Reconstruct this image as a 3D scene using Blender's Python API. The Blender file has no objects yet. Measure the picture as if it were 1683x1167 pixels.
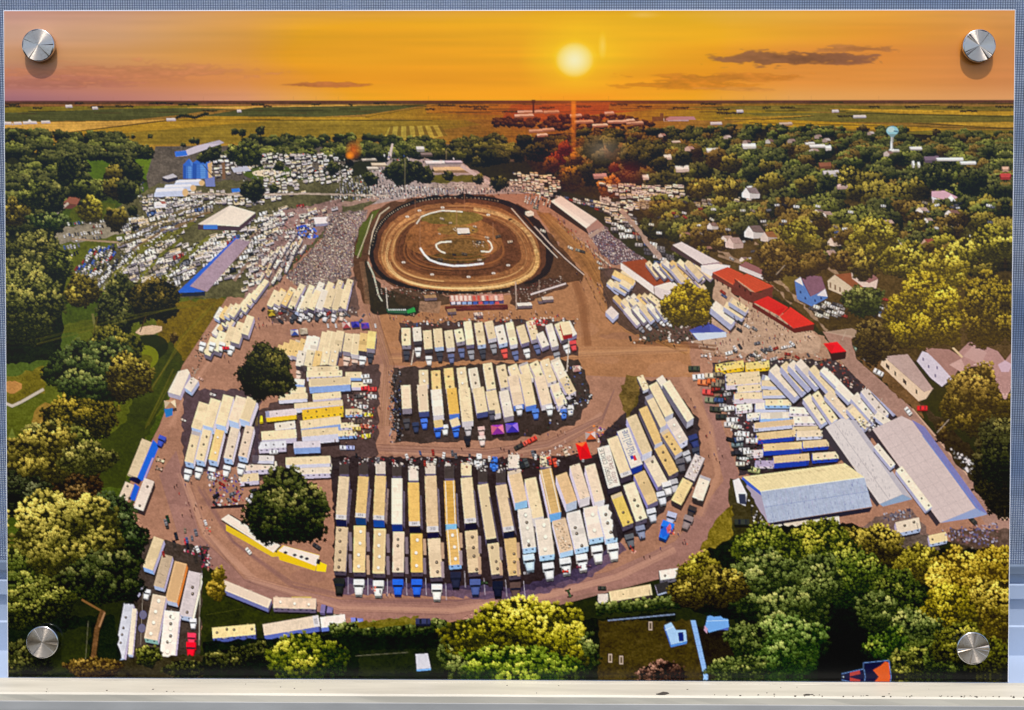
import bpy, bmesh, math, random
import numpy as np
from mathutils import Matrix, Vector
# ------------------------------------------------------------------ camera, sky, sun, exposure
S = bpy.context.scene
COL = S.collection
cam_d = bpy.data.cameras.new('camera'); cam = bpy.data.objects.new('camera', cam_d); COL.objects.link(cam)
cam_d.sensor_width = 36; cam_d.lens = 1805/1683*36; cam_d.clip_start = .02; cam_d.clip_end = 500
cam.matrix_world = Matrix(((0.999947, -0.002303, 0.01001, 0.012577), (0.010175, 0.088127, -0.996057, -0.81193), (0.001412, 0.996107, 0.088146, 0.320214), (0, 0, 0, 1)))
S.camera = cam
SUN_EL, SUN_AZ = 70.0, 1.5            # high in front of the panel
w = bpy.data.worlds.new("World"); S.world = w; w.use_nodes = True
nt = w.node_tree; bg = nt.nodes['Background']
sky = nt.nodes.new('ShaderNodeTexSky'); sky.sky_type = 'NISHITA'; sky.sun_disc = False
sky.sun_elevation = math.radians(SUN_EL); sky.sun_rotation = math.radians(180+SUN_AZ); sky.air_density = 1.0; sky.dust_density = 2.0
nt.links.new(sky.outputs[0], bg.inputs[0]); bg.inputs[1].default_value = .15
sl_ = bpy.data.lights.new('sun', 'SUN'); sun = bpy.data.objects.new('sun', sl_); COL.objects.link(sun)
sl_.energy = 2.7; sl_.angle = math.radians(.53); sl_.color = (1, .96, .9)
d_ = Vector((math.sin(math.radians(SUN_AZ))*math.cos(math.radians(SUN_EL)), math.cos(math.radians(SUN_AZ))*math.cos(math.radians(SUN_EL)), -math.sin(math.radians(SUN_EL))))
sun.rotation_euler = d_.to_track_quat('-Z', 'Y').to_euler()
S.view_settings.view_transform = 'Standard'; S.view_settings.look = 'None'; S.view_settings.gamma = 1; S.view_settings.exposure = .4
S.render.engine = 'CYCLES'
# ------------------------------------------------------------------ the printed photograph (flat print on the panel)
# Drawn with code as flat colour: every figure of the print gets its own number so that it becomes a piece of its own.
W, H = 1683, 1167
R = random.Random(7)
NR = np.random.RandomState(11)
CV = np.zeros((H, W, 3), np.float32)          # print colour, display referred 0..255
ID = np.zeros((H, W), np.int32)
KINDS = ['printed_ground']                    # id -> name
LABELS = {}
CUR = 0
def begin(name, label=None):
    global CUR
    KINDS.append(name); CUR = len(KINDS)-1
    if label: LABELS[CUR] = label
def end():
    global CUR
    CUR = 0
def vnoise(sx, sy, seed):
    r = np.random.RandomState(seed)
    gh, gw = int(H/sy)+3, int(W/sx)+3
    g = r.rand(gh, gw).astype(np.float32)
    y = np.arange(H)/sy; x = np.arange(W)/sx
    y0 = y.astype(int); x0 = x.astype(int)
    fy = (y-y0); fx = (x-x0); fy = fy*fy*(3-2*fy); fx = fx*fx*(3-2*fx)
    a = g[y0][:, x0]; b = g[y0][:, x0+1]; c = g[y0+1][:, x0]; d = g[y0+1][:, x0+1]
    fx = fx[None, :]; fy = fy[:, None]
    return ((a*(1-fx)+b*fx)*(1-fy)+(c*(1-fx)+d*fx)*fy).astype(np.float32)-0.5
N1 = vnoise(1.6, 1.6, 1); N2 = vnoise(4, 3, 2); N3 = vnoise(14, 9, 3); N4 = vnoise(60, 40, 4)
NG = N1*0.5+N2*0.6+N3*0.5+N4*0.5
SUB = ((.25, .25), (.75, .25), (.25, .75), (.75, .75))
def cover(P):
    xs = [p[0] for p in P]; ys = [p[1] for p in P]
    x0 = max(0, int(math.floor(min(xs)))); x1 = min(W, int(math.ceil(max(xs)))+1)
    y0 = max(0, int(math.floor(min(ys)))); y1 = min(H, int(math.ceil(max(ys)))+1)
    if x1 <= x0 or y1 <= y0: return None
    out = np.zeros((y1-y0, x1-x0), np.float32)
    gx = np.arange(x0, x1, dtype=np.float32)[None, :]; gy = np.arange(y0, y1, dtype=np.float32)[:, None]
    n = len(P)
    for ox, oy in SUB:
        ins = np.zeros(out.shape, bool)
        X = gx+ox; Y = gy+oy
        for i in range(n):
            ax, ay = P[i]; bx, by = P[(i+1) % n]
            if ay == by: continue
            m = ((ay > Y) != (by > Y))
            ins ^= m & (X < (bx-ax)*(Y-ay)/(by-ay)+ax)
        out += ins
    return x0, x1, y0, y1, out*0.25
def rag(P, amp):
    o = []; n = len(P)
    for i in range(n):
        (ax, ay), (bx, by) = P[i], P[(i+1) % n]; L = math.hypot(bx-ax, by-ay); k = max(1, int(L/7))
        for j in range(k):
            t = j/k; q = amp if j else amp*.4
            o.append((ax+(bx-ax)*t+R.uniform(-q, q), ay+(by-ay)*t+R.uniform(-q, q)))
    return o
def poly(P, col, a=1.0, tex=0.0, n=None):
    if tex >= .2 and n is None:
        xs = [p[0] for p in P]; ys = [p[1] for p in P]
        if (max(xs)-min(xs))*(max(ys)-min(ys)) > 1500 and min(ys) > 240: P = rag(P, 3.0)
    c = cover(P)
    if c is None: return
    x0, x1, y0, y1, m = c
    sl = CV[y0:y1, x0:x1]
    k = np.array(col, np.float32)
    if tex:
        nn = (NG if n is None else n)[y0:y1, x0:x1, None]
        k = k*(1+tex*nn)
    sl += (k-sl)*(m*a)[..., None]
    if a > .5: ID[y0:y1, x0:x1][m > .5] = CUR
def shade(P, mul, a=1.0):
    c = cover(P)
    if c is None: return
    x0, x1, y0, y1, m = c
    sl = CV[y0:y1, x0:x1]
    sl *= 1+(np.array(mul, np.float32)-1)*(m*a)[..., None]
def ell(cx, cy, rx, ry, n=22, rot=0, e=2.0):
    o = []
    for i in range(n):
        t = 2*math.pi*i/n; c, s = math.cos(t), math.sin(t)
        x = rx*math.copysign(abs(c)**(2/e), c); y = ry*math.copysign(abs(s)**(2/e), s)
        o.append((cx+x*math.cos(rot)-y*math.sin(rot), cy+x*math.sin(rot)+y*math.cos(rot)))
    return o
def line(P, w, col, a=1.0, tex=0.0):
    for (ax, ay), (bx, by) in zip(P[:-1], P[1:]):
        dx, dy = bx-ax, by-ay; l = math.hypot(dx, dy) or 1
        nx, ny = -dy/l*w/2, dx/l*w/2
        poly([(ax+nx, ay+ny), (bx+nx, by+ny), (bx-nx, by-ny), (ax-nx, ay-ny)], col, a, tex)
def mix(a, b, t): return tuple(a[i]+(b[i]-a[i])*t for i in range(3))
def mul(a, k): return tuple(min(255, v*k) for v in a)
def glow(cx, cy, rx, ry, col, a, p=1.0):
    x0 = max(0, int(cx-rx)); x1 = min(W, int(cx+rx)); y0 = max(0, int(cy-ry)); y1 = min(H, int(cy+ry))
    X = (np.arange(x0, x1)-cx)[None, :]/rx; Y = (np.arange(y0, y1)-cy)[:, None]/ry
    d = np.clip(1-np.sqrt(X*X+Y*Y), 0, 1)**p*a
    sl = CV[y0:y1, x0:x1]; sl += (np.array(col, np.float32)-sl)*d[..., None]
def tint(cx, cy, rx, ry, m, p=1.0):
    x0 = max(0, int(cx-rx)); x1 = min(W, int(cx+rx)); y0 = max(0, int(cy-ry)); y1 = min(H, int(cy+ry))
    X = (np.arange(x0, x1)-cx)[None, :]/rx; Y = (np.arange(y0, y1)-cy)[:, None]/ry
    d = np.clip(1-np.sqrt(X*X+Y*Y), 0, 1)**p
    CV[y0:y1, x0:x1] *= 1+(np.array(m, np.float32)-1)*d[..., None]
def inside(P, x, y):
    r = False; n = len(P)
    for i in range(n):
        ax, ay = P[i]; bx, by = P[(i+1) % n]
        if (ay > y) != (by > y) and x < (bx-ax)*(y-ay)/(by-ay)+ax: r = not r
    return r
# ---- foliage: clump stamps
STAMPS = {}
for r_ in (2, 3, 4, 5, 6, 8):
    L = []
    for k in range(8):
        s = r_+1; yy, xx = np.mgrid[-s:s+1, -s:s+1].astype(np.float32)
        th = np.arctan2(yy, xx); ph = R.random()*6.28; q = R.randint(3, 6)
        rad = r_*(0.82+0.2*np.sin(q*th+ph)+0.12*np.sin((q+4)*th+2*ph))
        d = np.sqrt(xx*xx+yy*yy)
        al = np.clip(rad-d+.5, 0, 1)
        sh = 1.0-0.42*(yy/r_)-0.1*(xx/r_)+0.22*(NR.rand(*xx.shape)-.5)
        sh = np.clip(sh, .32, 1.5)
        L.append((al.astype(np.float32)[..., None], sh.astype(np.float32)[..., None]))
    STAMPS[r_] = L
def clump(x, y, r, col, lx=0):
    al, sh = STAMPS[r][R.randrange(8)]
    if lx > 0: al = al[:, ::-1]; sh = sh[:, ::-1]
    s = r+1; x = int(x); y = int(y)
    if x-s < 0 or y-s < 0 or x+s+1 > W or y+s+1 > H: return
    sl = CV[y-s:y+s+1, x-s:x+s+1]
    sl += (np.array(col, np.float32)*sh-sl)*al
    ID[y-s:y+s+1, x-s:x+s+1][al[..., 0] > .5] = CUR
def tree(cx, cy, rx, ry, pal, ld=(-.3, -1), cs=3, cont=1.0, den=1.0, name='printed_tree', label=None, own=True, trunk=None, soft=False):
    dark, mid, lit = [mix(mul(c, k_), ((c[0]+c[1]+c[2])/3*k_,)*3, .1) for c, k_ in zip(pal, (1.15, 1.12, 1.1))]
    if cs >= 4: cs -= 1; den = den*1.15
    if own: begin(name, label)
    if trunk: line([(cx+trunk[0], cy+ry*.3), (cx+trunk[1], cy+ry+trunk[2])], max(1.2, rx*.1), (72, 56, 34))
    ph = [R.random()*6.28 for _ in range(5)]
    def wob(t): return 1+.09*math.sin(3*t+ph[0])+.07*math.sin(5*t+ph[1])+.05*math.sin(9*t+ph[2])
    m = 26 if rx > 12 else 12
    poly([(cx+rx*.93*wob(6.283*i/m)*math.cos(6.283*i/m), cy+ry*.93*wob(6.283*i/m)*math.sin(6.283*i/m)) for i in range(m)], dark, 1, .5)
    n = int(3.1416*rx*ry/(cs*cs)*.62*den)+5
    sub = [(R.uniform(-.75, .75), R.uniform(-.7, .6), R.uniform(.22, .42), R.uniform(-.16, .2)) for _ in range(max(3, int(rx/7)))]
    pts = []
    for _ in range(n):
        t = R.random()*6.283; q = math.sqrt(R.random())
        u, v = q*math.cos(t)*wob(t), q*math.sin(t)*wob(t)
        pts.append((v, u))
    pts.sort()
    l = math.hypot(*ld)
    for v, u in pts:
        s = .38+(.34 if rx > 16 else .46)*(u*ld[0]+v*ld[1])/l+R.uniform(-.16, .16)
        if rx <= 16: sub = sub[:2]
        best = None
        for (su, sv, sr, so) in sub:          # light and dark boughs
            dd = math.hypot(u-su, v-sv)/sr
            if dd < 1: best = so+(.34*(-(v-sv)/sr)+.12*(ld[0]*(u-su)/sr))
        s += (best if best is not None else -.15)*cont
        if soft: s = .13+.37*(u*ld[0]+v*ld[1])/l+.22*max(0, min(1, (-v-.15)*3))+R.uniform(-.08, .08)-(.12 if R.random() < .1 else 0)
        elif R.random() < .16: s -= .34
        s = max(0, min(1, s))
        c = mix(dark, mid, s*2) if s < .5 else mix(mid, lit, s*2-1)
        rr = cs if R.random() < .45 else max(2, cs-1)
        if rr not in STAMPS: rr = 6
        clump(cx+u*rx, cy+v*ry, rr, c, ld[0])
    if rx > 12 and not soft:       # leaf sparkle and small holes
        k = int(rx*ry*.55); t = NR.rand(k)*6.283; q = np.sqrt(NR.rand(k))*.92
        ix = (cx+np.cos(t)*q*rx).astype(int); iy = (cy+np.sin(t)*q*ry).astype(int); m_ = (ix > 0) & (ix < W-2) & (iy > 0) & (iy < H-1); ix = ix[m_]; iy = iy[m_]
        f_ = np.where(NR.rand(len(ix)) < .5, 1.26, .7)[:, None]
        CV[iy, ix] = CV[iy, ix]*f_; CV[iy, ix+1] = CV[iy, ix+1]*(1+(f_-1)*.5)
    if own: end()
G_DARK = ((20, 24, 15), (52, 56, 32), (112, 110, 56))
G_MID = ((24, 28, 14), (76, 82, 38), (146, 144, 66))
G_GRN = ((24, 32, 18), (72, 84, 44), (142, 146, 82))
G_YEL = ((42, 40, 16), (114, 108, 36), (196, 180, 70))
G_OLV = ((32, 30, 15), (94, 86, 36), (168, 150, 60))
G_LFT = ((32, 35, 18), (90, 90, 46), (164, 152, 80))
G_BRN = ((34, 28, 16), (80, 66, 32), (132, 112, 54))
G_RED = ((46, 24, 15), (92, 54, 30), (140, 88, 48))
def forest(P, size, pals, n, key=None, den=1.0):
    xs = [p[0] for p in P]; ys = [p[1] for p in P]; pts = []
    k = 0
    while len(pts) < n and k < n*12:
        k += 1
        x = R.uniform(min(xs), max(xs)); y = R.uniform(min(ys), max(ys))
        if inside(P, x, y): pts.append((y, x))
    pts.sort()
    for y, x in pts:
        r = size(y)*R.uniform(.7, 1.25)
        pal = R.choice(pals)
        tree(x, y, r*R.uniform(1, 1.3), r*.82, pal, (-.5 if x > 950 else .35, -1), 2 if r < 17 else 3, .8, den*1.25, own=False, soft=True)
# ---- boxes seen from above: vehicles, sheds
NADX, NADY = 835, 3000
def drop(x, y, h): return ((NADX-x)/(NADY-y)*h, h)
def box(Q, h, roof, side, endc, tex=.06, shadow=0, edge=True):
    h = h*.82
    cx = sum(p[0] for p in Q)/len(Q); cy = sum(p[1] for p in Q)/len(Q)
    d = drop(cx, cy, h)
    if shadow:
        poly([(p[0]+d[0]+shadow*.15, p[1]+d[1]+shadow*.5) for p in Q], (30, 26, 34), .75)
    n = len(Q)
    area = sum(Q[i][0]*Q[(i+1) % n][1]-Q[(i+1) % n][0]*Q[i][1] for i in range(n))
    for i in range(n):
        a, b = Q[i], Q[(i+1) % n]
        ex, ey = b[0]-a[0], b[1]-a[1]
        nx, ny = (ey, -ex) if area > 0 else (-ey, ex)
        if nx*d[0]+ny*d[1] > 0:
            l = math.hypot(ex, ey) or 1
            flat = abs(ex)/l
            c = mix(side, endc, flat*flat)
            poly([a, b, (b[0]+d[0], b[1]+d[1]), (a[0]+d[0], a[1]+d[1])], c, 1, tex)
    poly(Q, roof, 1, tex)
def axq(x0, y0, x1, y1, w0, w1=None):
    w1 = w1 or w0
    dx, dy = x1-x0, y1-y0; l = math.hypot(dx, dy) or 1
    # the width runs level across the ground: mostly horizontal for steep things, so keep some skew
    nx, ny = -dy/l, dx/l
    return [(x0-nx*w0/2, y0-ny*w0/2), (x0+nx*w0/2, y0+ny*w0/2), (x1+nx*w1/2, y1+ny*w1/2), (x1-nx*w1/2, y1-ny*w1/2)]
CREAM = (226, 208, 172); TAN = (222, 190, 132); WHT = (232, 226, 214); PALE = (214, 206, 200); GOLD = (214, 172, 92)
LAV = (158, 152, 186); DLAV = (92, 88, 118); DRK = (38, 34, 42); BLU = (48, 92, 190); LBL = (146, 166, 206); YEL = (214, 176, 40)
def pt(Q, u, v):      # u across, v along
    a = (Q[0][0]+(Q[1][0]-Q[0][0])*u, Q[0][1]+(Q[1][1]-Q[0][1])*u)
    b = (Q[3][0]+(Q[2][0]-Q[3][0])*u, Q[3][1]+(Q[2][1]-Q[3][1])*u)
    return (a[0]+(b[0]-a[0])*v, a[1]+(b[1]-a[1])*v)
def sub(Q, u0, u1, v0, v1): return [pt(Q, u0, v0), pt(Q, u1, v0), pt(Q, u1, v1), pt(Q, u0, v1)]
def trailer(x0, y0, x1, y1, w, h, roof=CREAM, side=LAV, endc=LBL, style='', label=None, name='printed_trailer', w1=None):
    begin(name, label)
    roof = mul(roof, R.uniform(.93, 1.03))
    Q = axq(x0, y0, x1, y1, w, w1)
    L = math.hypot(x1-x0, y1-y0)
    box(Q, h, roof, side, endc, .07, shadow=h*.8)
    d = drop(x0, y0, h)
    # skirt and wheels
    poly(sub([(p[0]+d[0], p[1]+d[1]) for p in Q], 0, 1, .97, 1.0), (40, 40, 52), .5)
    for _ in range(int(L*w/90)+1):
        c = pt(Q, R.uniform(.1, .9), R.uniform(.05, .95)); poly(ell(c[0], c[1], R.uniform(1, w*.3), R.uniform(1, w*.35), 6), mul(roof, R.choice([.9, .93, 1.05])), .5)
    if L > 34:
        for i in range(1, int(L/11)): line([pt(Q, .03, i*11/L), pt(Q, .97, i*11/L)], .6, mul(roof, .88), .6)
    if 'v' in style or 'w' in style:      # windows along the wall in view
        for e0, e1 in ((Q[0], Q[3]), (Q[3], Q[2]), (Q[1], Q[2])):
            if abs(e1[0]-e0[0]) > 12 and abs(e1[1]-e0[1]) < 12 and e0[1]+e1[1] >= Q[0][1]+Q[1][1]:
                for i in range(int(abs(e1[0]-e0[0])/9)):
                    t = (i+.5)/int(abs(e1[0]-e0[0])/9); xx, yy = e0[0]+(e1[0]-e0[0])*t, e0[1]+(e1[1]-e0[1])*t+h*.3
                    poly([(xx-1.6, yy-1), (xx+1.6, yy-1), (xx+1.6, yy+1.2), (xx-1.6, yy+1.2)], (40, 44, 60), .85)
    # rim of the roof
    line([Q[0], Q[3]], .7, mul(roof, .82), .8); line([Q[1], Q[2]], .7, mul(roof, 1.12), .8); line([Q[3], Q[2]], .8, mul(roof, 1.1), .9)
    z = R.random()
    if L > 26 and z < .14: poly(sub(Q, 0, 1, R.uniform(.3, .5), R.uniform(.55, .75)), mul(roof, R.choice([.86, .92, 1.08])), .8)
    elif L > 26 and z < .24: poly(sub(Q, .12, .88, .04, .96), mul(roof, .93), .8)
    elif L > 26 and z < .32: poly(sub(Q, 0, 1, .0, .12), R.choice([(150,150,170), (190,180,170), (120,130,170)]), .8)
    if 'v' in style:
        k = max(2, int(L/14)); off = R.uniform(.35, .6)
        for i in range(k):
            if R.random() < .2: continue
            c = pt(Q, off+R.uniform(-.12, .12), (i+.6+R.uniform(-.25, .25))/k)
            r = min(2.6, max(1.0, w*.13))
            poly(ell(c[0], c[1], r*1.1, r*1.2, 6), (48, 38, 36)); poly(ell(c[0]-.4, c[1]-.6, r*.5, r*.5, 6), (150, 140, 130))
    if 'w' in style:
        k = max(2, int(L/18))
        for i in range(k):
            c = pt(Q, R.uniform(.4, .6), (i+.5)/k)
            poly(ell(c[0], c[1]+.8, w*.15, w*.17, 6), mul(roof, .62)); poly(ell(c[0], c[1], w*.14, w*.15, 6), (248, 240, 228))
    if 'o' in style and L > 20:
        c = pt(Q, .5, R.uniform(.2, .8)); poly(ell(c[0], c[1], 1.3, 1.3, 6), (60, 50, 46))
    if 'r' in style:
        k = int(L/6)
        for i in range(1, k):
            line([pt(Q, .1, i/k), pt(Q, .9, i/k)], .7, mul(roof, .78), .7)
        line([pt(Q, .12, 0), pt(Q, .12, 1)], 1.4, (236, 228, 210), .9); line([pt(Q, .88, 0), pt(Q, .88, 1)], 1.4, (236, 228, 210), .9)
    if 's' in style:      # slotted nose cap
        poly(sub(Q, 0, 1, .9, 1), (196, 200, 212))
        for i in range(4): line([pt(Q, .3+.13*i, .915), pt(Q, .3+.13*i, .975)], .9, (60, 60, 70), .8)
    if 'm' in style:      # cluttered roof
        for i in range(int(L*w/16)):
            c = pt(Q, R.uniform(.12, .88), R.uniform(.04, .96)); poly(ell(c[0], c[1], R.uniform(.7, 2), R.uniform(.6, 1.5), 5), R.choice([(150, 124, 100), (245, 240, 230), (90, 78, 72), (180, 160, 140)]), .8)
    if 'c' in style:
        for i in range(int(L/9)):
            c = pt(Q, R.uniform(.3, .7), R.random()); line([(c[0]-1.6, c[1]-1), (c[0]-1, c[1]+1), (c[0]+1.6, c[1]+1.2)], .8, (120, 108, 100), .8)
    end()
    return Q
def cab(x, y, dx, dy, w, col, kind=0, name='printed_truck_cab'):
    begin(name)
    l = math.hypot(dx, dy); dx, dy = dx/l, dy/l
    L = w*1.15
    Q = axq(x, y, x+dx*L*.45, y+dy*L*.45, w*.92)
    box(Q, w*.28, mul(col, 1.05), mul(col, .6), mul(col, .7), .1, 4)
    Q2 = axq(x+dx*L*.42, y+dy*L*.42, x+dx*L*.62, y+dy*L*.62, w*.86, w*.74)
    poly(Q2, (34, 38, 54))
    Q3 = axq(x+dx*L*.6, y+dy*L*.6, x+dx*L*1.15, y+dy*L*1.15, w*.74, w*.56)
    box(Q3, w*.26, mul(col, .98), mul(col, .6), mul(col, .45), .1, 3)
    poly(sub(Q3, .2, .8, .1, .75), mul(col, 1.15), .7)
    poly(sub([(p[0], p[1]+w*.2) for p in Q3], .25, .75, .92, 1.02), (46, 46, 56), .9)
    end()
CARP = [(226, 224, 224), (200, 200, 206), (150, 152, 160), (84, 86, 96), (46, 48, 58), (34, 36, 44), (34, 34, 40), (110, 112, 120), (70, 72, 84), (214, 208, 196), (240, 238, 232), (120, 112, 100), (186, 190, 200), (96, 100, 112), (230, 230, 226), (132, 50, 46), (62, 84, 130)]
def car(x, y, ang, L, col=None, name='printed_car', own=False):
    if own: begin(name)
    col = col or R.choice(CARP)
    dx, dy = math.cos(ang), math.sin(ang)
    k = .55+.45*abs(dx)
    L *= k if abs(dy) > .5 else 1
    w = L*.46*(1 if abs(dx) < .7 else .85)
    x0, y0, x1, y1 = x-dx*L/2, y-dy*L/2, x+dx*L/2, y+dy*L/2
    Q = axq(x0, y0, x1, y1, w)
    poly([(p[0]+.6, p[1]+L*.2) for p in Q], (26, 24, 30), .8)
    box(Q, L*.13, col, mul(col, .55), mul(col, .6), .1)
    if L > 6:
        poly(sub(Q, .08, .92, .26, .42), (36, 40, 52)); poly(sub(Q, .1, .9, .72, .82), (40, 44, 56)); poly(sub(Q, .15, .85, .42, .7), mul(col, 1.15), .8)
    elif L > 3.5: poly(sub(Q, .1, .9, .28, .5), (44, 48, 60), .8)
    if own: end()
def lot(P, ux, uy, du, vx, vy, dv, kind, L, dens=.9, jit=.18, pal=None):
    """vehicles ruled in rows over a polygon: u along the row, v from row to row"""
    xs = [p[0] for p in P]; ys = [p[1] for p in P]
    x0, y0, x1, y1 = min(xs), min(ys), max(xs), max(ys)
    cx, cy = (x0+x1)/2, (y0+y1)/2; S = math.hypot(x1-x0, y1-y0)
    its = []
    nv = int(S/dv)+1; nu = int(S/du)+1
    for j in range(-nv, nv+1):
        for i in range(-nu, nu+1):
            if R.random() > dens: continue
            x = cx+ux*du*i+vx*dv*j+R.uniform(-jit, jit)*du; y = cy+uy*du*i+vy*dv*j+R.uniform(-jit, jit)*dv
            if x0 <= x <= x1 and y0 <= y <= y1 and inside(P, x, y): its.append((y, x))
    its.sort()
    a = math.atan2(vy, vx)
    for y, x in its:
        if kind == 'car' or (kind == 'mix' and R.random() < .3): car(x, y, a+R.uniform(-.08, .08), L*R.uniform(.85, 1.1), None if pal is None else R.choice(pal))
        else:
            l = L*R.uniform(.55, 1.15); w = L*R.uniform(.2, .3); ja = R.uniform(-.12, .12); vx, vy = math.cos(a+ja), math.sin(a+ja)
            q = axq(x-vx*l/2, y-vy*l/2, x+vx*l/2, y+vy*l/2, w)
            rf = R.choice([(232, 226, 212), (216, 202, 176), (206, 200, 194), (236, 230, 218), (206, 186, 150), (176, 170, 172), (150, 146, 150), (190, 176, 150)] if pal is None else pal)
            sc = R.choice([(196, 192, 200), (168, 166, 180), (112, 108, 124), (206, 200, 196), (80, 78, 92)]); box(q, l*.25, rf, sc, sc, .1, 5)
            if l > 8: xm, ym = q[3][0]*.5+q[2][0]*.5, q[3][1]*.5+q[2][1]*.5; line([(x-vx*l*.3, ym+l*.08-vy*l*.3), (x+vx*l*.25, ym+l*.08+vy*l*.25)], 1, (60, 60, 74), .8)
            if l > 9:
                for q2 in range(R.randint(1, 3)):
                    c = pt(q, R.uniform(.3, .7), R.uniform(.1, .9)); poly(ell(c[0], c[1], .9, .9, 5), (70, 62, 58), .8)
        if R.random() < .3: poly(ell(x+R.uniform(-5, 5), y+R.uniform(-4, 4), R.uniform(1, 2.6), R.uniform(.8, 1.6), 4), R.choice([(40, 38, 44), (60, 56, 60), (180, 170, 160), (30, 30, 34)]))
        if R.random() < .08: poly(ell(x+R.uniform(-4, 4), y+R.uniform(-3, 3), 1.2, 1, 5), R.choice([(190, 60, 50), (40, 70, 150), (30, 30, 34), (210, 170, 120)]))
def people(P, n, cols=None):
    xs = [p[0] for p in P]; ys = [p[1] for p in P]; k = 0
    while n > 0 and k < 20000:
        k += 1
        x = R.uniform(min(xs), max(xs)); y = R.uniform(min(ys), max(ys))
        if not inside(P, x, y): continue
        n -= 1
        c = R.choice(cols or [(40, 34, 44), (60, 40, 44), (90, 60, 60), (170, 140, 130), (60, 60, 100), (150, 50, 50), (30, 28, 34)])
        s = .45+y/1500
        poly([(x-1*s, y-2.2*s), (x+.9*s, y-2.2*s), (x+1.1*s, y+2*s), (x-.9*s, y+2*s)], c, .85)
        if R.random() < .6: poly([(x-.6*s, y-3.3*s), (x+.6*s, y-3.3*s), (x+.6*s, y-2.1*s), (x-.6*s, y-2.1*s)], (190, 150, 130), .8)
        line([(x, y+2*s), (x+2.4*s, y+4.4*s)], 1, (50, 36, 44), .5)
def junk(P, n, cols, r=(1, 2.4)):
    xs = [p[0] for p in P]; ys = [p[1] for p in P]; k = 0
    while n > 0 and k < 40000:
        k += 1
        x = R.uniform(min(xs), max(xs)); y = R.uniform(min(ys), max(ys))
        if not inside(P, x, y): continue
        n -= 1
        a = R.uniform(r[0], r[1]); b = R.uniform(r[0], r[1])*.8; t = R.random()*3
        poly(ell(x, y, a, b, 4, t), R.choice(cols), .9)
def kart(x, y, s, col, ang=0):
    """open wheeled dirt racer"""
    begin('printed_race_car')
    for sx in (-1, 1):
        for sy in (-1, 1):
            c, n = math.cos(ang), math.sin(ang); px, py = sx*s*.42, sy*s*.7
            poly(ell(x+px*n+py*c, y-px*c+py*n, s*.24, s*.22, 7), (30, 28, 34))
    Q = axq(x-math.cos(ang)*s*.8, y-math.sin(ang)*s*.8, x+math.cos(ang)*s*.8, y+math.sin(ang)*s*.8, s*.5)
    poly([(p[0]+.5, p[1]+1.5) for p in Q], (30, 26, 30)); poly(Q, col, 1, .2)
    poly(sub(Q, .2, .8, .35, .6), (36, 36, 44)); poly(sub(Q, -.3, 1.3, .02, .22), mul(col, .8)); poly(sub(Q, .25, .75, .7, .95), mul(col, 1.25))
    end()
def canopy(x, y, s, c1, c2, label=None):
    begin('printed_canopy', label)
    q = [(x-s, y-s*.6), (x+s*.8, y-s*.75), (x+s, y+s*.6), (x-s*.85, y+s*.75)]
    poly([(p[0]+1, p[1]+s*.5) for p in q], (34, 28, 34), .7)
    for i in range(4): poly([q[i], q[(i+1) % 4], (x, y-s*.35)], (c1, c2, mul(c1, .8), mul(c2, .8))[i])
    end()
def seams(A, B, C, D, n, col, a=.6, w=.7):
    for i in range(1, n): t = i/n; line([(A[0]+(B[0]-A[0])*t, A[1]+(B[1]-A[1])*t), (D[0]+(C[0]-D[0])*t, D[1]+(C[1]-D[1])*t)], w, col, a)
# 5x7 letters for the two roofs that carry words
FONT = {'A': '0E11111F111111', 'C': '0E11101010110E', 'E': '1F10101E10101F', 'I': '0E04040404040E', 'L': '1010101010101F', 'O': '0E11111111110E', 'R': '1E11111E141211',
        'S': '0F10100E01011E', 'T': '1F040404040404', 'U': '1111111111110E', 'V': '1111110A0A0404', 'Y': '11110A04040404', 'a': '00000E010F110F', 'l': '0C04040404040E',
        'v': '000011110A0A04', 'o': '00000E1111110E', 'i': '04000C0404040E', 'n': '00001619111111', 'e': '00000E111F100E', ' ': '00000000000000'}
def text(Q, s, col, u0, u1, v0, v1):
    """letters run along v from v1 (start) to v0 (end), their tops towards u0"""
    n = len(s); step = (v1-v0)/n
    for k, ch in enumerate(s):
        rows = [int(FONT[ch][2*i:2*i+2], 16) for i in range(7)]
        vb = v1-step*k
        for r in range(7):
            for c in range(5):
                if rows[r] >> (4-c) & 1:
                    ua = 1-(u0+(u1-u0)*r/7); ub = 1-(u0+(u1-u0)*(r+1)/7)
                    va = vb-step*(c+1)/6; vb2 = vb-step*c/6
                    poly(sub(Q, ua-.012, ub+.012, va-step*.03, vb2+step*.03), col, 1)

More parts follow.
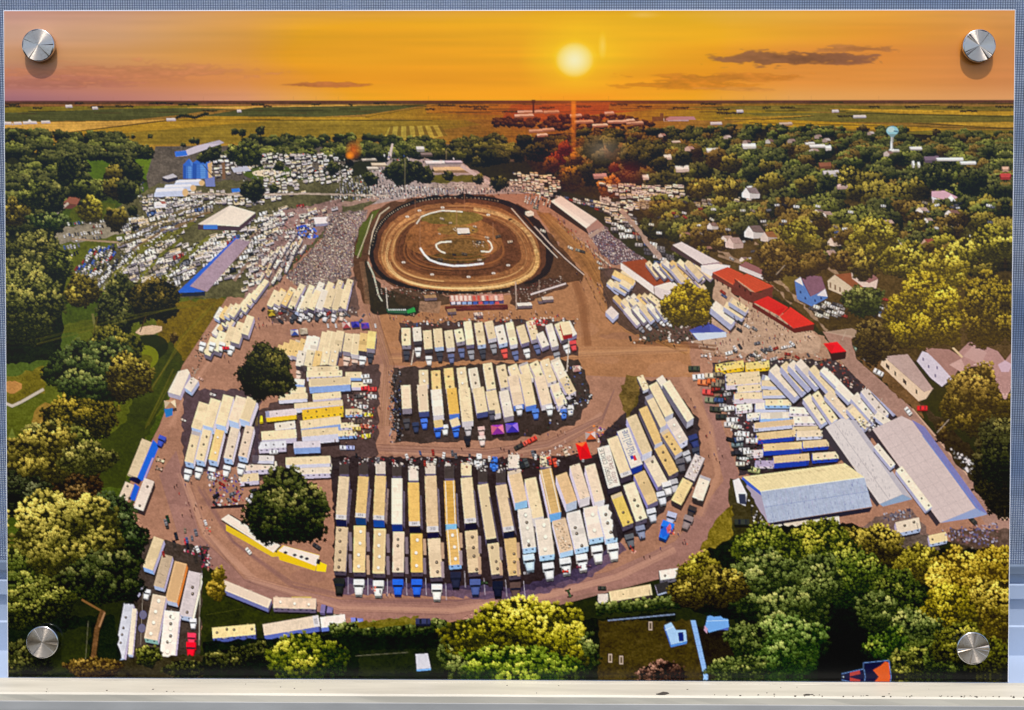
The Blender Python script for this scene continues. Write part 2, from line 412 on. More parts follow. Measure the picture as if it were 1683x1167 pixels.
# ================================================================= sky
skyx = [0, 200, 400, 500, 600, 720, 850, 945, 1100, 1200, 1300, 1450, 1683]
skyy = [18, 55, 90, 130, 164]
skyc = [
 [(197,150,136),(205,156,122),(218,158,84),(224,162,62),(226,164,58),(226,166,56),(232,172,46),(235,176,10),(232,178,40),(232,178,62),(232,172,64),(230,162,62),(208,146,84)],
 [(202,158,134),(206,156,112),(216,154,70),(228,162,34),(232,162,14),(232,164,10),(235,168,4),(240,184,20),(236,174,10),(234,170,36),(230,162,46),(226,150,52),(206,140,76)],
 [(200,146,108),(208,150,92),(217,150,62),(230,158,24),(232,160,4),(234,160,0),(236,164,0),(244,196,40),(236,164,8),(230,152,40),(224,142,54),(222,140,58),(203,134,78)],
 [(182,118,100),(198,128,88),(213,138,72),(226,148,44),(234,154,10),(237,156,0),(240,160,0),(245,172,4),(238,154,10),(232,148,42),(226,144,60),(222,144,66),(204,132,78)],
 [(162,108,116),(184,122,108),(212,146,104),(226,160,74),(238,164,30),(245,164,0),(250,166,0),(252,160,0),(242,164,20),(236,164,60),(230,164,86),(224,158,88),(214,150,96)]]
G = np.array(skyc, np.float32)
yy = np.arange(0, 172); xx = np.arange(W)
rowi = np.stack([np.stack([np.interp(xx, skyx, G[j, :, c]) for c in range(3)], -1) for j in range(5)])   # 5,W,3
wy = np.interp(yy, skyy, range(5)); j0 = np.clip(wy.astype(int), 0, 3); f = (wy-j0); f = f*f*(3-2*f)
begin('printed_sky', 'amber sunset sky in the print')
CV[0:172] = rowi[j0]*(1-f)[:, None, None]+rowi[j0+1]*f[:, None, None]
ID[0:172] = CUR
st = vnoise(260, 9, 21)*.6+vnoise(120, 5, 22)*.4+vnoise(400, 20, 23)*.6
CV[0:172] *= (1+.07*st[0:172])[..., None]
CV[0:24] *= (1+(np.array([.97, .92, .9])-1)*np.clip((24-np.arange(24))/8, 0, 1)[:, None])[:, None, :]
end()
def cloud(cx, cy, rx, ry, col, a, seed, thr=.0, name='printed_cloud'):
    begin(name)
    x0 = max(0, int(cx-rx)); x1 = min(W, int(cx+rx)); y0 = max(0, int(cy-ry)); y1 = min(164, int(cy+ry))
    n = (vnoise(46, 5, seed)*1.0+vnoise(15, 3, seed+1)*.7+vnoise(6, 2, seed+2)*.4)[y0:y1, x0:x1]
    X = (np.arange(x0, x1)-cx)[None, :]/rx; Y = (np.arange(y0, y1)-cy)[:, None]/ry
    m = 1-np.sqrt(X*X+Y*Y*(1+.0*X))
    m = np.clip((m*1.3+n*.9-.28-thr)*3.2, 0, 1)*a
    sl = CV[y0:y1, x0:x1]; k = np.array(col, np.float32)*(1+.25*n[..., None])
    sl += (k-sl)*m[..., None]; ID[y0:y1, x0:x1][m > .35] = CUR
    end()
cloud(1300, 97, 150, 17, (128, 84, 58), .95, 31)
cloud(1410, 80, 110, 8, (160, 104, 62), .7, 36, .1)
cloud(1190, 127, 190, 9, (190, 116, 40), .8, 41)
cloud(1120, 138, 150, 11, (196, 120, 34), .85, 45)
cloud(1220, 146, 90, 5, (198, 130, 60), .6, 48)
cloud(525, 139, 95, 6, (170, 100, 56), .85, 51)
cloud(200, 118, 300, 26, (186, 118, 80), .5, 55, .1)
cloud(90, 136, 160, 14, (160, 98, 84), .4, 58, .05)
begin('printed_sun', 'pale yellow sun low in the printed sky')
glow(943, 98, 100, 70, (248, 196, 24), .7, 1.4); glow(943, 98, 40, 37, (254, 218, 100), .95, .9); glow(943, 98, 31, 29, (255, 238, 190), 1.0, .6)
ID[70:126, 915:971][cover(ell(943, 98, 27, 27))[4][:56, :56] > .5 if False else np.zeros((56, 56), bool)] = CUR
yy_, xx_ = np.mgrid[66:130, 911:975]; ID[66:130, 911:975][(xx_-943)**2+(yy_-98)**2 < 28*28] = CUR
end()
glow(989, 74, 8, 26, (252, 216, 120), .6, .8); glow(1055, 24, 34, 8, (240, 196, 110), .6, 1); glow(1150, 85, 260, 110, (236, 176, 60), .12, 1)
# ================================================================= land
def band(y0, y1, c0, c1):
    t = np.linspace(0, 1, y1-y0)[:, None, None]
    CV[y0:y1] = np.array(c0, np.float32)*(1-t)+np.array(c1, np.float32)*t
    ID[y0:y1] = 0
band(165, 171, (98, 58, 54), (104, 76, 50)); band(171, 250, (136, 104, 52), (140, 112, 44)); band(250, H, (40, 42, 24), (36, 42, 22))
CV[165:] *= (1+.22*NG[165:])[..., None]
begin('printed_field', 'flat farm fields in the print')
ID[171:240] = CUR
F_Y = (176, 138, 48); F_G = (80, 82, 46); F_O = (122, 110, 36); F_B = (140, 98, 56); F_D = (52, 54, 28); F_T = (196, 152, 74)
flds = [
 ([(0,171),(500,171),(430,174),(0,176)], F_B), ([(0,175),(300,173),(430,174),(250,182),(0,190)], F_O),
 ([(0,185),(200,178),(420,176),(330,183),(300,188),(200,198),(120,198),(0,200)], F_G), ([(300,176),(560,172),(640,175),(420,180)], F_T),
 ([(0,199),(170,199),(275,196),(130,214),(100,222),(0,213)], F_T), ([(130,215),(280,197),(330,191),(620,192),(600,200),(460,200),(260,214),(200,222),(110,222)], (166,132,42)),
 ([(200,218),(460,197),(760,196),(790,205),(640,224),(420,234),(205,238)], (134, 114, 42)),
 ([(420,176),(640,173),(700,173),(600,188),(520,192),(370,191),(330,190)], F_G),
 ([(600,189),(720,172),(860,171),(900,180),(900,196),(710,197),(600,194)], (146, 114, 38)),
 ([(700,172),(960,170),(1010,176),(860,190),(700,186)], (158, 110, 40)),
 ([(640,208),(720,206),(735,222),(690,232),(630,226)], (168, 150, 66)),
 ([(840,172),(1000,168),(1060,178),(980,200),(820,200)], (150, 84, 36)),
 ([(1000,172),(1300,170),(1400,176),(1100,184),(1000,182)], (140, 104, 40)),
 ([(960,190),(1080,180),(1300,182),(1400,190),(1250,198),(1080,198)], (144, 122, 36)),
 ([(1080,176),(1320,173),(1683,176),(1683,188),(1400,186),(1200,180)], (122, 108, 46)),
 ([(1220,186),(1683,186),(1683,204),(1300,200)], (112, 104, 48)),
 ([(1360,179),(1500,181),(1683,184),(1683,191),(1480,187)], (190, 150, 50)),
 ([(1190,193),(1340,190),(1250,197),(1190,196)], (168, 132, 46)),
 ([(1240,196),(1330,199),(1460,206),(1560,213),(1500,216),(1300,209),(1200,203)], (176, 138, 36)),
 ([(1530,202),(1683,201),(1683,210),(1640,211)], (186, 148, 56)),
 ([(1220,203),(1330,212),(1460,218),(1560,214),(1683,215),(1683,226),(1220,222)], (116, 106, 44)),
]
for P, c in flds: poly(P, c, 1, .22)
for k in range(7):      # mown strips
    x = 641+k*13; poly([(x, 207), (x+5, 207), (x+2+k*2.4, 224), (x-5+k*2.4, 224)], (112, 92, 40), .8)
st = vnoise(90, 1.6, 71)+vnoise(30, 1.3, 72)*.6
CV[168:235] *= (1+.17*st[168:235])[..., None]
for x0, y0, x1, y1, w in [(80,221,280,197,1.6),(280,197,460,196,1.3),(420,197,710,198,1.4),(0,214,90,221,1),(0,200,140,199,.8),(370,181,530,181,.8),(1250,197,1338,191,1.3),(1230,202,1683,213,1),(1390,186,1683,193,1.4),(1190,197,1250,196,1),(1500,203,1683,213,1.4),(700,186,900,181,.7),(600,192,720,172,.7)]:
    line([(x0, y0), (x1, y1)], w, (52, 48, 26), .8)
for k in range(60):
    x = R.uniform(10, 1660); y = R.uniform(167, 186); line([(x, y), (x+R.uniform(8, 60), y+R.uniform(-.4, .4))], R.uniform(.7, 1.6), R.choice([(70, 52, 34), (50, 50, 26), (90, 70, 40), (60, 64, 30)]), .8)
end()
for x, y, w in [(20,172,26),(25,175,18),(62,178,16),(130,170,14),(160,176,22),(205,175,32),(260,169,16),(265,170,40),(310,172,34),(345,182,26),(440,175,14),(425,172,24),(520,172,16),(625,170,22),(577,173,8),(707,180,16),(735,174,30),(790,180,24),(780,176,50),(1018,173,30),(1060,176,26),(1120,178,28),(1165,172,26),(1190,181,24),(1200,187,44),(1260,178,14),(1295,178,26),(1390,192,28),(1437,177,18),(1500,177,26),(1570,177,26),(1593,184,30),(1648,177,24),(840,184,30),(900,178,26),(960,176,26),(1660,176,10)]:
    begin('printed_tree_line'); 
    for k in range(int(w/2.2)):
        xx0 = x-w/2+k*2.2; clump(xx0, y-R.uniform(0, 1.6), 2, mix((38, 34, 22), (70, 62, 34), R.random()))
    end()
begin('printed_tree_line'); [clump(290+k*2.2, 192-2.2*math.sin(k*.35)-k*.15, 3, (38, 42, 22)) for k in range(24)]; end()
for x, y, w in [(10,203,20),(28,202,12),(48,201,22),(74,200,14),(280,196,14),(112,174,10),(155,177,8),(1412,192,20),(1372,183,10),(1215,183,10),(392,182,6),(1110,197,40),(1176,203,18)]:
    begin('printed_farm_building'); box([(x-w/2, y-2), (x+w/2, y-2.4), (x+w/2+1, y), (x-w/2, y+.6)], 2.2, (222, 214, 210), (150, 146, 170), (176, 172, 190)); end()
poly([(44, 200), (48, 195), (53, 200)], (226, 224, 226))
begin('printed_grain_elevator', 'brown grain elevator on the printed horizon')
for x, y, w, h in [(1071,192,9,8),(1079,192,7,7),(1084,186,6,13),(1091,191,6,8)]: poly([(x, y), (x+w, y), (x+w, y+h), (x, y+h)], (104, 78, 54), 1, .2)
poly([(1094, 195), (1100, 192), (1140, 192), (1143, 197), (1094, 198)], (176, 138, 150)); end()
for x in range(112, 1500, 37):
    if R.random() < .6: line([(x, 158), (x, 166)], .5, (150, 100, 70), .45)
# ---------------------------------------------------------------- woods and town
SZ = lambda y: 4+max(0, y-210)*.085
forest([(10,218),(60,214),(200,222),(212,240),(255,255),(130,268),(100,250),(10,250)], lambda y: 7+(y-210)*.16, [G_DARK, G_DARK, G_MID], 90)
poly([(130, 262), (310, 258), (312, 290), (120, 300)], (72, 92, 30), 1, .2); poly([(225, 262), (300, 262), (300, 280), (225, 284)], (86, 106, 32), 1, .2); line([(240, 286), (300, 268)], 1, (120, 110, 50))
forest([(60,246),(250,244),(252,258),(70,262)], lambda y: 9, [G_DARK], 40)
begin('printed_ground'); CUR = 0
poly([(255, 240), (880, 236), (900, 262), (800, 268), (600, 262), (420, 300), (250, 340), (240, 290)], (84, 78, 72), 1, .35)
forest([(400,240),(400,226),(560,224),(720,228),(860,222),(900,246),(820,262),(640,258),(420,262)], lambda y: 6+(y-220)*.2, [G_DARK, G_DARK, G_MID, ((18,22,12),(38,44,22),(78,82,38))], 220)
forest([(330,236),(410,232),(410,262),(330,268)], lambda y: 8, [G_DARK, G_MID], 24)
for x, y, r in [(427,214,8),(385,216,6),(398,218,7),(246,224,4),(218,224,3),(315,231,5),(324,232,5),(301,238,4)]: tree(x, y, r, r*.9, G_DARK, cs=2)
begin('printed_parking'); poly([(560,300),(600,285),(640,262),(690,262),(760,268),(812,300),(880,305),(880,320),(560,345),(430,380),(420,360)], (150, 138, 138), 1, .2); end()
poly([(636,262),(643,236),(646,236),(642,262)], (190, 176, 172))
# fields of the ball park
for cx, cy, rx, ry in [(440,284,26,5.5),(527,306,34,8.5)]:
    poly(ell(cx, cy-1, rx+16, ry+7), (70, 84, 28), 1, .2); begin('printed_ball_field'); poly(ell(cx, cy, rx, ry), (208, 192, 164), 1, .1); end()
# town on the right
poly([(880,222),(1000,214),(1240,212),(1440,218),(1660,228),(1663,470),(1500,470),(1200,440),(1050,400),(1000,330),(900,310),(860,260)], (44, 40, 24), 1, .5)
poly([(840, 206), (925, 206), (925, 214), (840, 214)], (140, 104, 40), 1, .2)
forest([(800,196),(990,188),(1080,200),(1060,212),(930,214),(810,206)], lambda y: 4, [((30,20,14),(64,44,26),(104,70,38))], 170, den=.8)
for x, y, w in [(958,200,30),(985,206,24),(1015,200,34),(1042,202,26),(1035,198,12),(880,215,22),(900,213,18),(945,190,18),(1000,186,14),(870,184,40),(860,190,30),(905,184,24),(1115,224,16),(890,222,16),(1290,204,20)]:
    begin('printed_building'); box([(x-w/2, y-2), (x+w/2, y-3), (x+w/2+2, y), (x-w/2, y+1)], 3, R.choice([(226, 214, 206), (200, 178, 160), (210, 196, 190)]), (150, 120, 110), (140, 112, 104)); end()
begin('printed_tower'); poly([(874.6, 168), (877.4, 168), (877.4, 186), (874.6, 186)], (44, 30, 26)); poly([(873, 164), (879, 164), (879, 170), (873, 170)], (50, 34, 28)); end()
T1 = [(900,228),(960,215),(1080,212),(1240,206),(1440,212),(1660,222),(1660,262),(900,262)]
forest(T1, lambda y: 7+(y-215)*.17, [G_DARK, G_DARK, G_BRN, G_DARK, G_MID], 420)
for k in range(36):
    x = R.uniform(960, 1650); y = R.uniform(218, 330); s = 3+(y-210)*.055
    begin('printed_house')
    c = R.choice([(232, 228, 226), (214, 200, 196), (196, 176, 170)])
    poly([(x-s, y-s*.5), (x, y-s*1.1), (x+s*.9, y-s*.5), (x+s*.9, y+s*.5), (x-s, y+s*.5)], mul(c, .8)); poly([(x, y-s*1.1), (x+s*1.6, y-s*1.1), (x+s*2.3, y-s*.2), (x+s*.8, y-s*.2)], R.choice([(150, 128, 124), (120, 96, 92), (190, 180, 180)])); end()
T2 = [(905,262),(1660,258),(1660,330),(1130,330),(1050,300),(960,300),(905,290)]
forest(T2, lambda y: 12+(y-255)*.14, [G_DARK, G_MID, G_BRN, G_DARK, G_DARK], 210)
# houses and halls that stay visible among the trees
for x, y, w, h, c in [(1342,240,26,5,(226,222,222)),(1360,243,10,8,(230,228,230)),(1330,236,16,4,(226,222,222)),(1504,244,20,5,(226,224,226)),(1470,248,14,4,(212,206,206)),(1530,262,24,10,(112,98,116)),(1560,262,44,5,(232,232,236)),(1590,268,26,5,(232,232,236)),(1500,270,4,11,(240,240,240)),(1509,271,4,9,(240,240,240)),(1355,272,20,10,(128,84,66)),(1120,277,22,10,(230,228,230)),(1096,258,12,8,(226,222,222)),(1170,247,20,7,(236,234,236)),(1230,240,22,8,(236,234,236)),(1060,291,10,8,(240,240,240)),(985,289,22,8,(176,150,160)),(1110,233,14,3,(226,220,214)),(1365,285,26,10,(186,182,190)),(1383,306,18,9,(206,178,178)),(1240,312,26,14,(226,224,232)),(1650,290,14,10,(176,70,70)),(1652,278,12,8,(210,170,150))]:
    begin('printed_building'); box([(x-w/2, y-h*.4), (x+w/2, y-h*.5), (x+w/2+1, y+h*.15), (x-w/2+2, y+h*.2)], h*.5, c, mul(c, .55), mul(c, .75)); end()
for x, y, r, pal in [(860,232,14,G_DARK),(880,250,18,G_DARK),(915,262,14,G_RED),(928,245,13,G_RED),(905,272,14,G_BRN),(945,262,12,G_OLV),(963,282,15,G_DARK),(975,244,20,G_DARK),(990,262,18,G_DARK),(1005,250,14,G_BRN),(1008,276,9,G_RED),(940,290,17,G_OLV),(1002,308,20,((60,34,12),(146,96,36),(206,150,64))),(1040,262,22,G_DARK),(1083,270,14,G_DARK),(1075,250,13,G_DARK),(1060,262,10,G_DARK),(912,316,9,G_DARK),(1120,262,14,G_DARK),(1178,262,20,G_BRN),(1200,270,18,G_OLV),(1240,286,18,G_DARK),(1260,276,14,G_OLV),(1120,300,8,G_DARK),(1005,240,10,G_DARK)]:
    tree(x, y, r, r*.9, pal, (-.5, -1), 3 if r > 13 else 2, soft=True, den=1.25)
# water tower
begin('printed_water_tower', 'pale blue bulb water tower standing over the printed trees')
poly([(1463.5, 222), (1467.5, 222), (1467, 244), (1470, 248), (1460, 248), (1463, 244)], (206, 216, 220)); poly([(1465.6, 222), (1467.5, 222), (1467, 246), (1465.4, 246)], (150, 150, 150))
poly(ell(1466, 215.5, 10, 7.6, 20), (142, 196, 214)); poly(ell(1463.5, 213.5, 6, 4.4, 14), (190, 222, 228), .8); poly([(1459, 221), (1473, 221), (1468, 226), (1464, 226)], (120, 150, 160))
line([(1468, 216), (1475, 216.6)], 2, (50, 70, 110), .8); end()
# ---------------------------------------------------------------- nearer town, right
poly([(1040,330),(1150,330),(1660,330),(1660,600),(1400,590),(1300,500),(1120,420)], (50, 44, 26), 1, .5)
poly([(1240,440),(1320,420),(1340,450),(1300,480)], (84, 84, 34), 1, .3)
lot([(985,300),(1120,305),(1140,330),(1080,345),(1000,345),(1020,325)], .2, 1, 5, 1, .08, 10, 'rv', 10, .97, .25)
lot([(1130,330),(1240,325),(1250,350),(1150,345)], .2, 1, 5, 1, .1, 11, 'rv', 10)
lot([(870,318),(1000,330),(1050,360),(1040,375),(1000,352),(940,330)], .1, 1, 4, 1, .25, 7, 'car', 7)
lot([(840,282),(900,285),(925,300),(905,322),(860,318),(840,305)], .1, 1, 3.6, 1, .05, 7, 'rv', 7)
for x, y, r, pal in [(1120,345,27,G_MID),(1075,372,26,G_DARK),(1105,365,20,G_DARK),(1146,310,20,G_OLV),(1170,305,12,G_OLV),(1195,312,23,G_OLV),(1192,356,18,G_OLV),(1218,352,18,G_MID),(1177,390,19,G_OLV),(1255,315,24,G_OLV),(1140,375,22,G_BRN),(1270,305,24,G_OLV),(1285,335,30,G_DARK),(1325,305,18,G_OLV),(1360,300,16,G_DARK),(1350,345,32,G_MID),(1395,290,20,G_OLV),(1430,300,24,G_OLV),(1440,330,36,G_OLV),(1405,318,16,G_OLV),(1480,330,34,G_OLV),(1510,310,20,G_OLV),(1540,290,28,G_DARK),(1600,300,28,G_DARK),(1635,320,24,G_DARK),(1560,350,30,G_OLV),(1520,365,28,G_DARK),(1490,375,26,G_DARK),(1240,345,16,G_DARK),(1210,365,16,G_OLV),(1265,350,20,G_DARK),(1372,360,26,G_DARK)]:
    tree(x, y, r, r*.88, pal, (-.4, -1), 3 if r > 14 else 2, soft=R.random() < .7, den=1.2)
begin('printed_building', 'white hall with a lilac roof between printed trees')
poly([(1531, 315), (1552, 314), (1574, 325), (1560, 330), (1531, 324)], (190, 154, 172)); poly([(1531, 324), (1553, 331), (1553, 339), (1532, 334)], (206, 208, 226)); poly([(1553, 331), (1563, 321), (1571, 332), (1571, 339), (1553, 340)], (232, 234, 244)); end()
for i in range(3): poly([(1556+5*i, 332), (1558+5*i, 332), (1558+5*i, 338), (1556+5*i, 338)], (90, 96, 120))
poly([(1580,330),(1625,345),(1620,365),(1600,358)], (156, 150, 160))
for x, y, r, pal in [(1640,352,20,G_OLV),(1580,385,28,G_MID),(1645,395,22,G_YEL)]: tree(x, y, r, r*.9, pal, (-.4, -1), 3)
poly([(1040,330),(1150,330),(1660,330),(1660,600),(1400,590),(1300,500),(1120,420)], (84, 68, 46), .45, .5)
for P_ in ([(1180,420),(1240,440),(1300,500)], [(1150,395),(1290,470),(1360,545)], [(1240,400),(1330,420),(1420,480)], [(1575,335),(1657,370)], [(1500,395),(1560,400)]): line(P_, 4, (150, 130, 116), .8, .3)
forest([(1060,335),(1160,335),(1300,345),(1300,385),(1180,400),(1100,390)], lambda y: 17+(y-335)*.06, [G_MID, G_OLV, G_BRN, G_DARK], 44)
forest([(1280,340),(1660,335),(1660,430),(1440,440),(1330,420),(1270,400)], lambda y: 20+(y-335)*.07, [G_MID, G_OLV, G_BRN, G_DARK, G_DARK], 80)
for k in range(90): car(R.uniform(1060, 1650), R.uniform(330, 430), R.uniform(-.3, .6), R.uniform(6, 9))
for k in range(22):
    x = R.uniform(1090, 1650); y = R.uniform(335, 430); q = R.uniform(6, 10); begin('printed_house'); c_ = R.choice([(214,206,206), (196,170,160), (176,150,146)])
    poly([(x-q, y), (x-q*.4, y-q*.6), (x+q*.3, y), (x+q*.3, y+q*.5), (x-q, y+q*.5)], c_, 1, .1); poly([(x-q*.4, y-q*.6), (x+q, y-q*.6), (x+q*1.5, y), (x+q*.3, y)], R.choice([(126,96,90), (110,96,100), (160,140,136)]), 1, .2); end()
    tree(x+R.uniform(-14, 14), y+q, R.uniform(8, 14), R.uniform(7, 12), R.choice([G_OLV, G_MID, G_BRN]), (-.4, -1), 2, own=False)
for (x, y, s, rc, wc) in [(1238,382,15,(104,92,96),(226,228,236)),(1262,390,12,(128,88,60),(200,190,190)),(1170,372,8,(120,100,100),(210,208,214)),(1232,318,13,(120,110,116),(226,228,236)),(1370,398,10,(130,96,84),(216,200,190)),(1473,410,14,(180,176,176),(222,220,224)),(1205,400,13,(150,130,132),(206,186,186)),(1525,402,12,(130,70,66),(180,150,140))]:
    begin('printed_house'); 
    poly([(x-s, y), (x-s*.5, y-s*.7), (x, y), (x, y+s*.7), (x-s, y+s*.5)], wc, 1, .1); poly([(x-s*.5, y-s*.7), (x+s*.7, y-s*.75), (x+s*1.3, y+s*.1), (x, y)], rc, 1, .2); poly([(x, y), (x+s*1.3, y+s*.1), (x+s*1.2, y+s*.6), (x, y+s*.7)], mul(wc, .8)); end()
# ================================================================= fairground
begin('printed_lawn', 'green grass of the golf course in the print')
poly([(0,300),(240,300),(260,420),(420,470),(390,500),(330,560),(300,640),(240,740),(210,860),(120,900),(0,900)], (64, 78, 34), 1, .3)
poly([(15,560),(120,530),(300,490),(372,488),(345,520),(320,600),(270,660),(200,800),(120,800),(15,740)], (80, 88, 36), 1, .3)
poly([(250,500),(370,490),(330,560),(300,600),(262,570)], (98, 84, 30), 1, .4)
poly([(14,575),(80,545),(130,548),(75,600),(30,625),(14,630)], (68, 84, 38), 1, .3); poly([(14,620),(72,600),(75,645),(14,668)], (106, 96, 36), .8, .4)
poly([(230,590),(280,560),(310,600),(270,660),(200,800),(140,800),(150,740),(210,690)], (50, 58, 30), .9, .25)
end()
poly(ell(243, 572, 34, 22, 24, -.2), (34, 40, 18), .9); begin('printed_putting_green'); poly(ell(234, 588, 27, 21, 24, -.2), (104, 112, 32), 1, .1); end()
poly(ell(226, 596, 26, 12, 20, -.3), (90, 88, 30), .8, .3)
begin('printed_sand_bunker'); poly([(222,546),(232,537),(250,534),(266,536),(266,543),(252,549),(230,550)], (192, 166, 140), 1, .15); end()
begin('printed_sand_bunker'); poly([(13,630),(24,625),(36,630),(36,638),(24,646),(13,648)], (160, 118, 70), 1, .2); end()
begin('printed_sand_bunker'); poly(ell(70, 684, 15, 24, 16, .5), (128, 106, 52), 1, .3); end()
begin('printed_path'); line([(13,670),(35,660),(72,639)], 4.5, (176, 170, 158)); end()
line([(13,690),(24,720),(30,745)], 5, (110, 124, 60), .8, .4)
begin('printed_dirt_ground', 'purple brown dirt of the fairground in the print')
BASE = [(560,345),(700,320),(880,318),(930,340),(1010,400),(1150,545),(1350,560),(1400,590),(1657,880),(1657,915),(1520,880),(1200,860),(1165,905),(1090,950),(900,990),(730,1025),(600,1030),(500,1010),(400,985),(345,925),(330,1060),(225,1075),(230,880),(205,810),(262,700),(300,600),(372,490),(430,385)]
poly(BASE, (150, 114, 98), 1, .15)
poly([(930,400),(1000,470),(1130,560),(1140,620),(1020,620),(640,600),(620,500),(900,480)], (154, 112, 80), .85, .16)
poly([(1150,560),(1340,545),(1400,590),(1420,620),(1300,590),(1160,585)], (150, 122, 106), 1, .2)
poly([(1180,430),(1240,480),(1350,560),(1345,580),(1160,578),(1130,560),(1170,520)], (168, 144, 128), 1, .2)
poly([(290,740),(330,880),(400,950),(560,985),(740,990),(1000,940),(1110,890),(1190,790),(1150,640),(1160,620),(1215,780),(1180,880),(1090,950),(900,1000),(730,1022),(560,1015),(420,985),(300,900),(262,780)], (140, 108, 104), .9, .14)
for k in range(60):
    t = R.random(); x = R.uniform(270, 1180); y = R.uniform(520, 1010)
    if inside(BASE, x, y): poly(rag(ell(x, y, R.uniform(14, 50), R.uniform(5, 14), 12), 3), R.choice([(160, 120, 106), (150, 112, 98), (112, 84, 84), (172, 132, 112)]), .22)
end()
# worn pale lanes and damp dark ones
for P_, w_, c_, a_ in [([(640,592),(800,588),(960,580),(1130,574)], 9, (184,140,104), .35), ([(955,420),(990,470),(1020,515),(1060,550),(1130,575)], 14, (176,128,80), .3), ([(935,440),(960,500),(965,570)], 12, (116,78,54), .3), ([(1040,560),(1110,566),(1180,572)], 5, (92,62,46), .5), ([(632,600),(634,700),(650,745)], 9, (168,130,112), .3), ([(640,742),(820,752),(920,730),(990,680)], 9, (168,132,118), .3), ([(300,780),(340,880),(420,955),(560,1000),(740,1004),(900,980),(1020,945),(1110,900)], 12, (178,140,124), .3), ([(330,800),(380,890),(480,960),(600,985),(760,985),(900,958),(1010,925)], 6, (110,84,90), .35), ([(1120,620),(1165,700),(1180,780),(1150,850)], 12, (172,132,112), .3), ([(280,700),(310,640),(350,590),(420,530),(620,520)], 9, (176,136,118), .28)]:
    for q in range(3): line(rag([(x_+R.uniform(-5, 5), y_+R.uniform(-4, 4)) for x_, y_ in P_], 1)[:-1] if False else [(x_+R.uniform(-5, 5), y_+R.uniform(-4, 4)) for x_, y_ in P_], w_*R.uniform(.5, 1), c_, a_)
# tyre tracks
for k in range(26):
    o = R.uniform(-16, 16)
    P = [(300+o*.6, 770), (335+o*.7, 880), (400+o*.5, 950+o*.6), (560, 998+o), (740, 1003+o), (900, 978+o), (1010, 950+o), (1110+o*.4, 905+o), (1175+o, 820), (1180+o, 740), (1150+o, 640)]
    i0 = R.randrange(0, 7); line(P[i0:i0+4], 1.1, R.choice([(150, 118, 106), (100, 76, 76), (140, 108, 100)]), .35)
for k in range(40):
    o = R.uniform(-22, 22); P = [(955+o*.6, 415), (985+o, 460), (1010+o, 510), (1050+o, 545), (1110+o, 575+o*.4)]
    line(P, 1.2, R.choice([(156, 116, 72), (96, 66, 46), (140, 104, 66)]), .35)
for k in range(20):
    o = R.uniform(-9, 9); line([(600+o*.5, 440), (606+o, 500), (640+o, 600), (632+o, 700)], 1.2, R.choice([(160, 126, 100), (110, 80, 66)]), .35)
for k in range(20):
    o = R.uniform(-10, 10); line([(640, 590+o*.5), (800, 590+o), (960, 580+o), (1130, 575+o*.4)], 1.1, R.choice([(170, 130, 100), (110, 80, 66)]), .35)
for k in range(24):
    o = R.uniform(-12, 12); line([(620, 742+o), (800, 748+o*.8), (900, 735+o), (990, 690+o*.5), (1010, 640)], 1.1, R.choice([(144, 112, 104), (96, 72, 72)]), .35)
# ------- left parking fields, grass aisles
begin('printed_lawn'); poly([(100,380),(175,350),(260,300),(600,290),(620,330),(560,360),(470,450),(430,490),(300,490),(160,480),(110,460)], (84, 82, 58), 1, .4); end()
poly([(14,385),(60,372),(112,372),(200,360),(205,385),(120,400),(60,400),(14,400)], (128, 122, 108), 1, .3)
poly([(100,400),(230,380),(200,400),(120,480),(100,470)], (82, 88, 34), 1, .3)
RV = [(236,232,222)]
lot([(14,388),(52,362),(58,372),(30,400),(14,400)], 1, -.5, 5, .6, 1, 6, 'car', 7)
for P, k, L in [([(85,362),(175,358),(172,372),(90,374)],'car',7),([(105,380),(170,375),(168,392),(105,392)],'car',7.5),([(106,398),(135,390),(128,418),(100,418)],'car',9)]:
    lot(P, 1, -.1, L*.62, .35, 1, L*1.2, k, L, .97)
lot([(118,450),(150,405),(190,402),(185,430),(140,470)], 1, -.42, 7, -.6, 1, 9, 'car', 10, .97, .15, CARP+[(40,70,150),(60,90,170),(200,206,214)])
lot([(150,470),(190,425),(222,410),(225,425),(180,475)], 1, -.42, 7, -.6, 1, 9, 'car', 10, .97)
RVP = [(200,372),(260,330),(330,318),(345,345),(310,372),(230,402),(190,408)]
lot(RVP, .3, 1, 7, 1, -.2, 15, 'mix', 15, .93, .2)
for P_ in ([(196,404),(262,372),(330,350)], [(212,384),(300,345),(340,336)]): line(P_, 3.5, (96, 88, 62), .95, .4)
lot([(200,415),(240,385),(300,372),(292,392),(240,430),(195,455)], .3, 1, 8, 1, -.3, 17, 'mix', 16, .9, .2)
lot([(205,455),(250,405),(300,395),(350,385),(372,392),(290,478),(240,478)], -.6, 1, 9, 1, -.3, 19, 'mix', 18, .9, .2)
for P_ in ([(214,476),(262,420),(300,392)], [(250,478),(300,425),(345,388)], [(176,472),(222,420),(262,392)]): line(P_, 6, (96, 98, 42), .95, .4)
lot([(225,320),(340,310),(430,320),(430,338),(350,332),(235,345)], .1, 1, 5, 1, -.1, 10, 'rv', 9, .97, .25)
lot([(215,300),(235,296),(240,312),(215,318)], 1, 0, 6, .1, 1, 5, 'car', 6)
lot([(330,250),(560,252),(555,262),(400,282),(345,290)], .1, 1, 4, 1, -.05, 9, 'rv', 8, .8, .3)
lot([(430,275),(560,268),(590,290),(560,300),(430,300)], .1, 1, 4.5, 1, -.25, 9, 'rv', 8, .75, .3)
lot([(420,300),(480,296),(500,315),(440,330),(415,330)], .1, 1, 4.6, 1, -.1, 10, 'rv', 9, .8, .25)
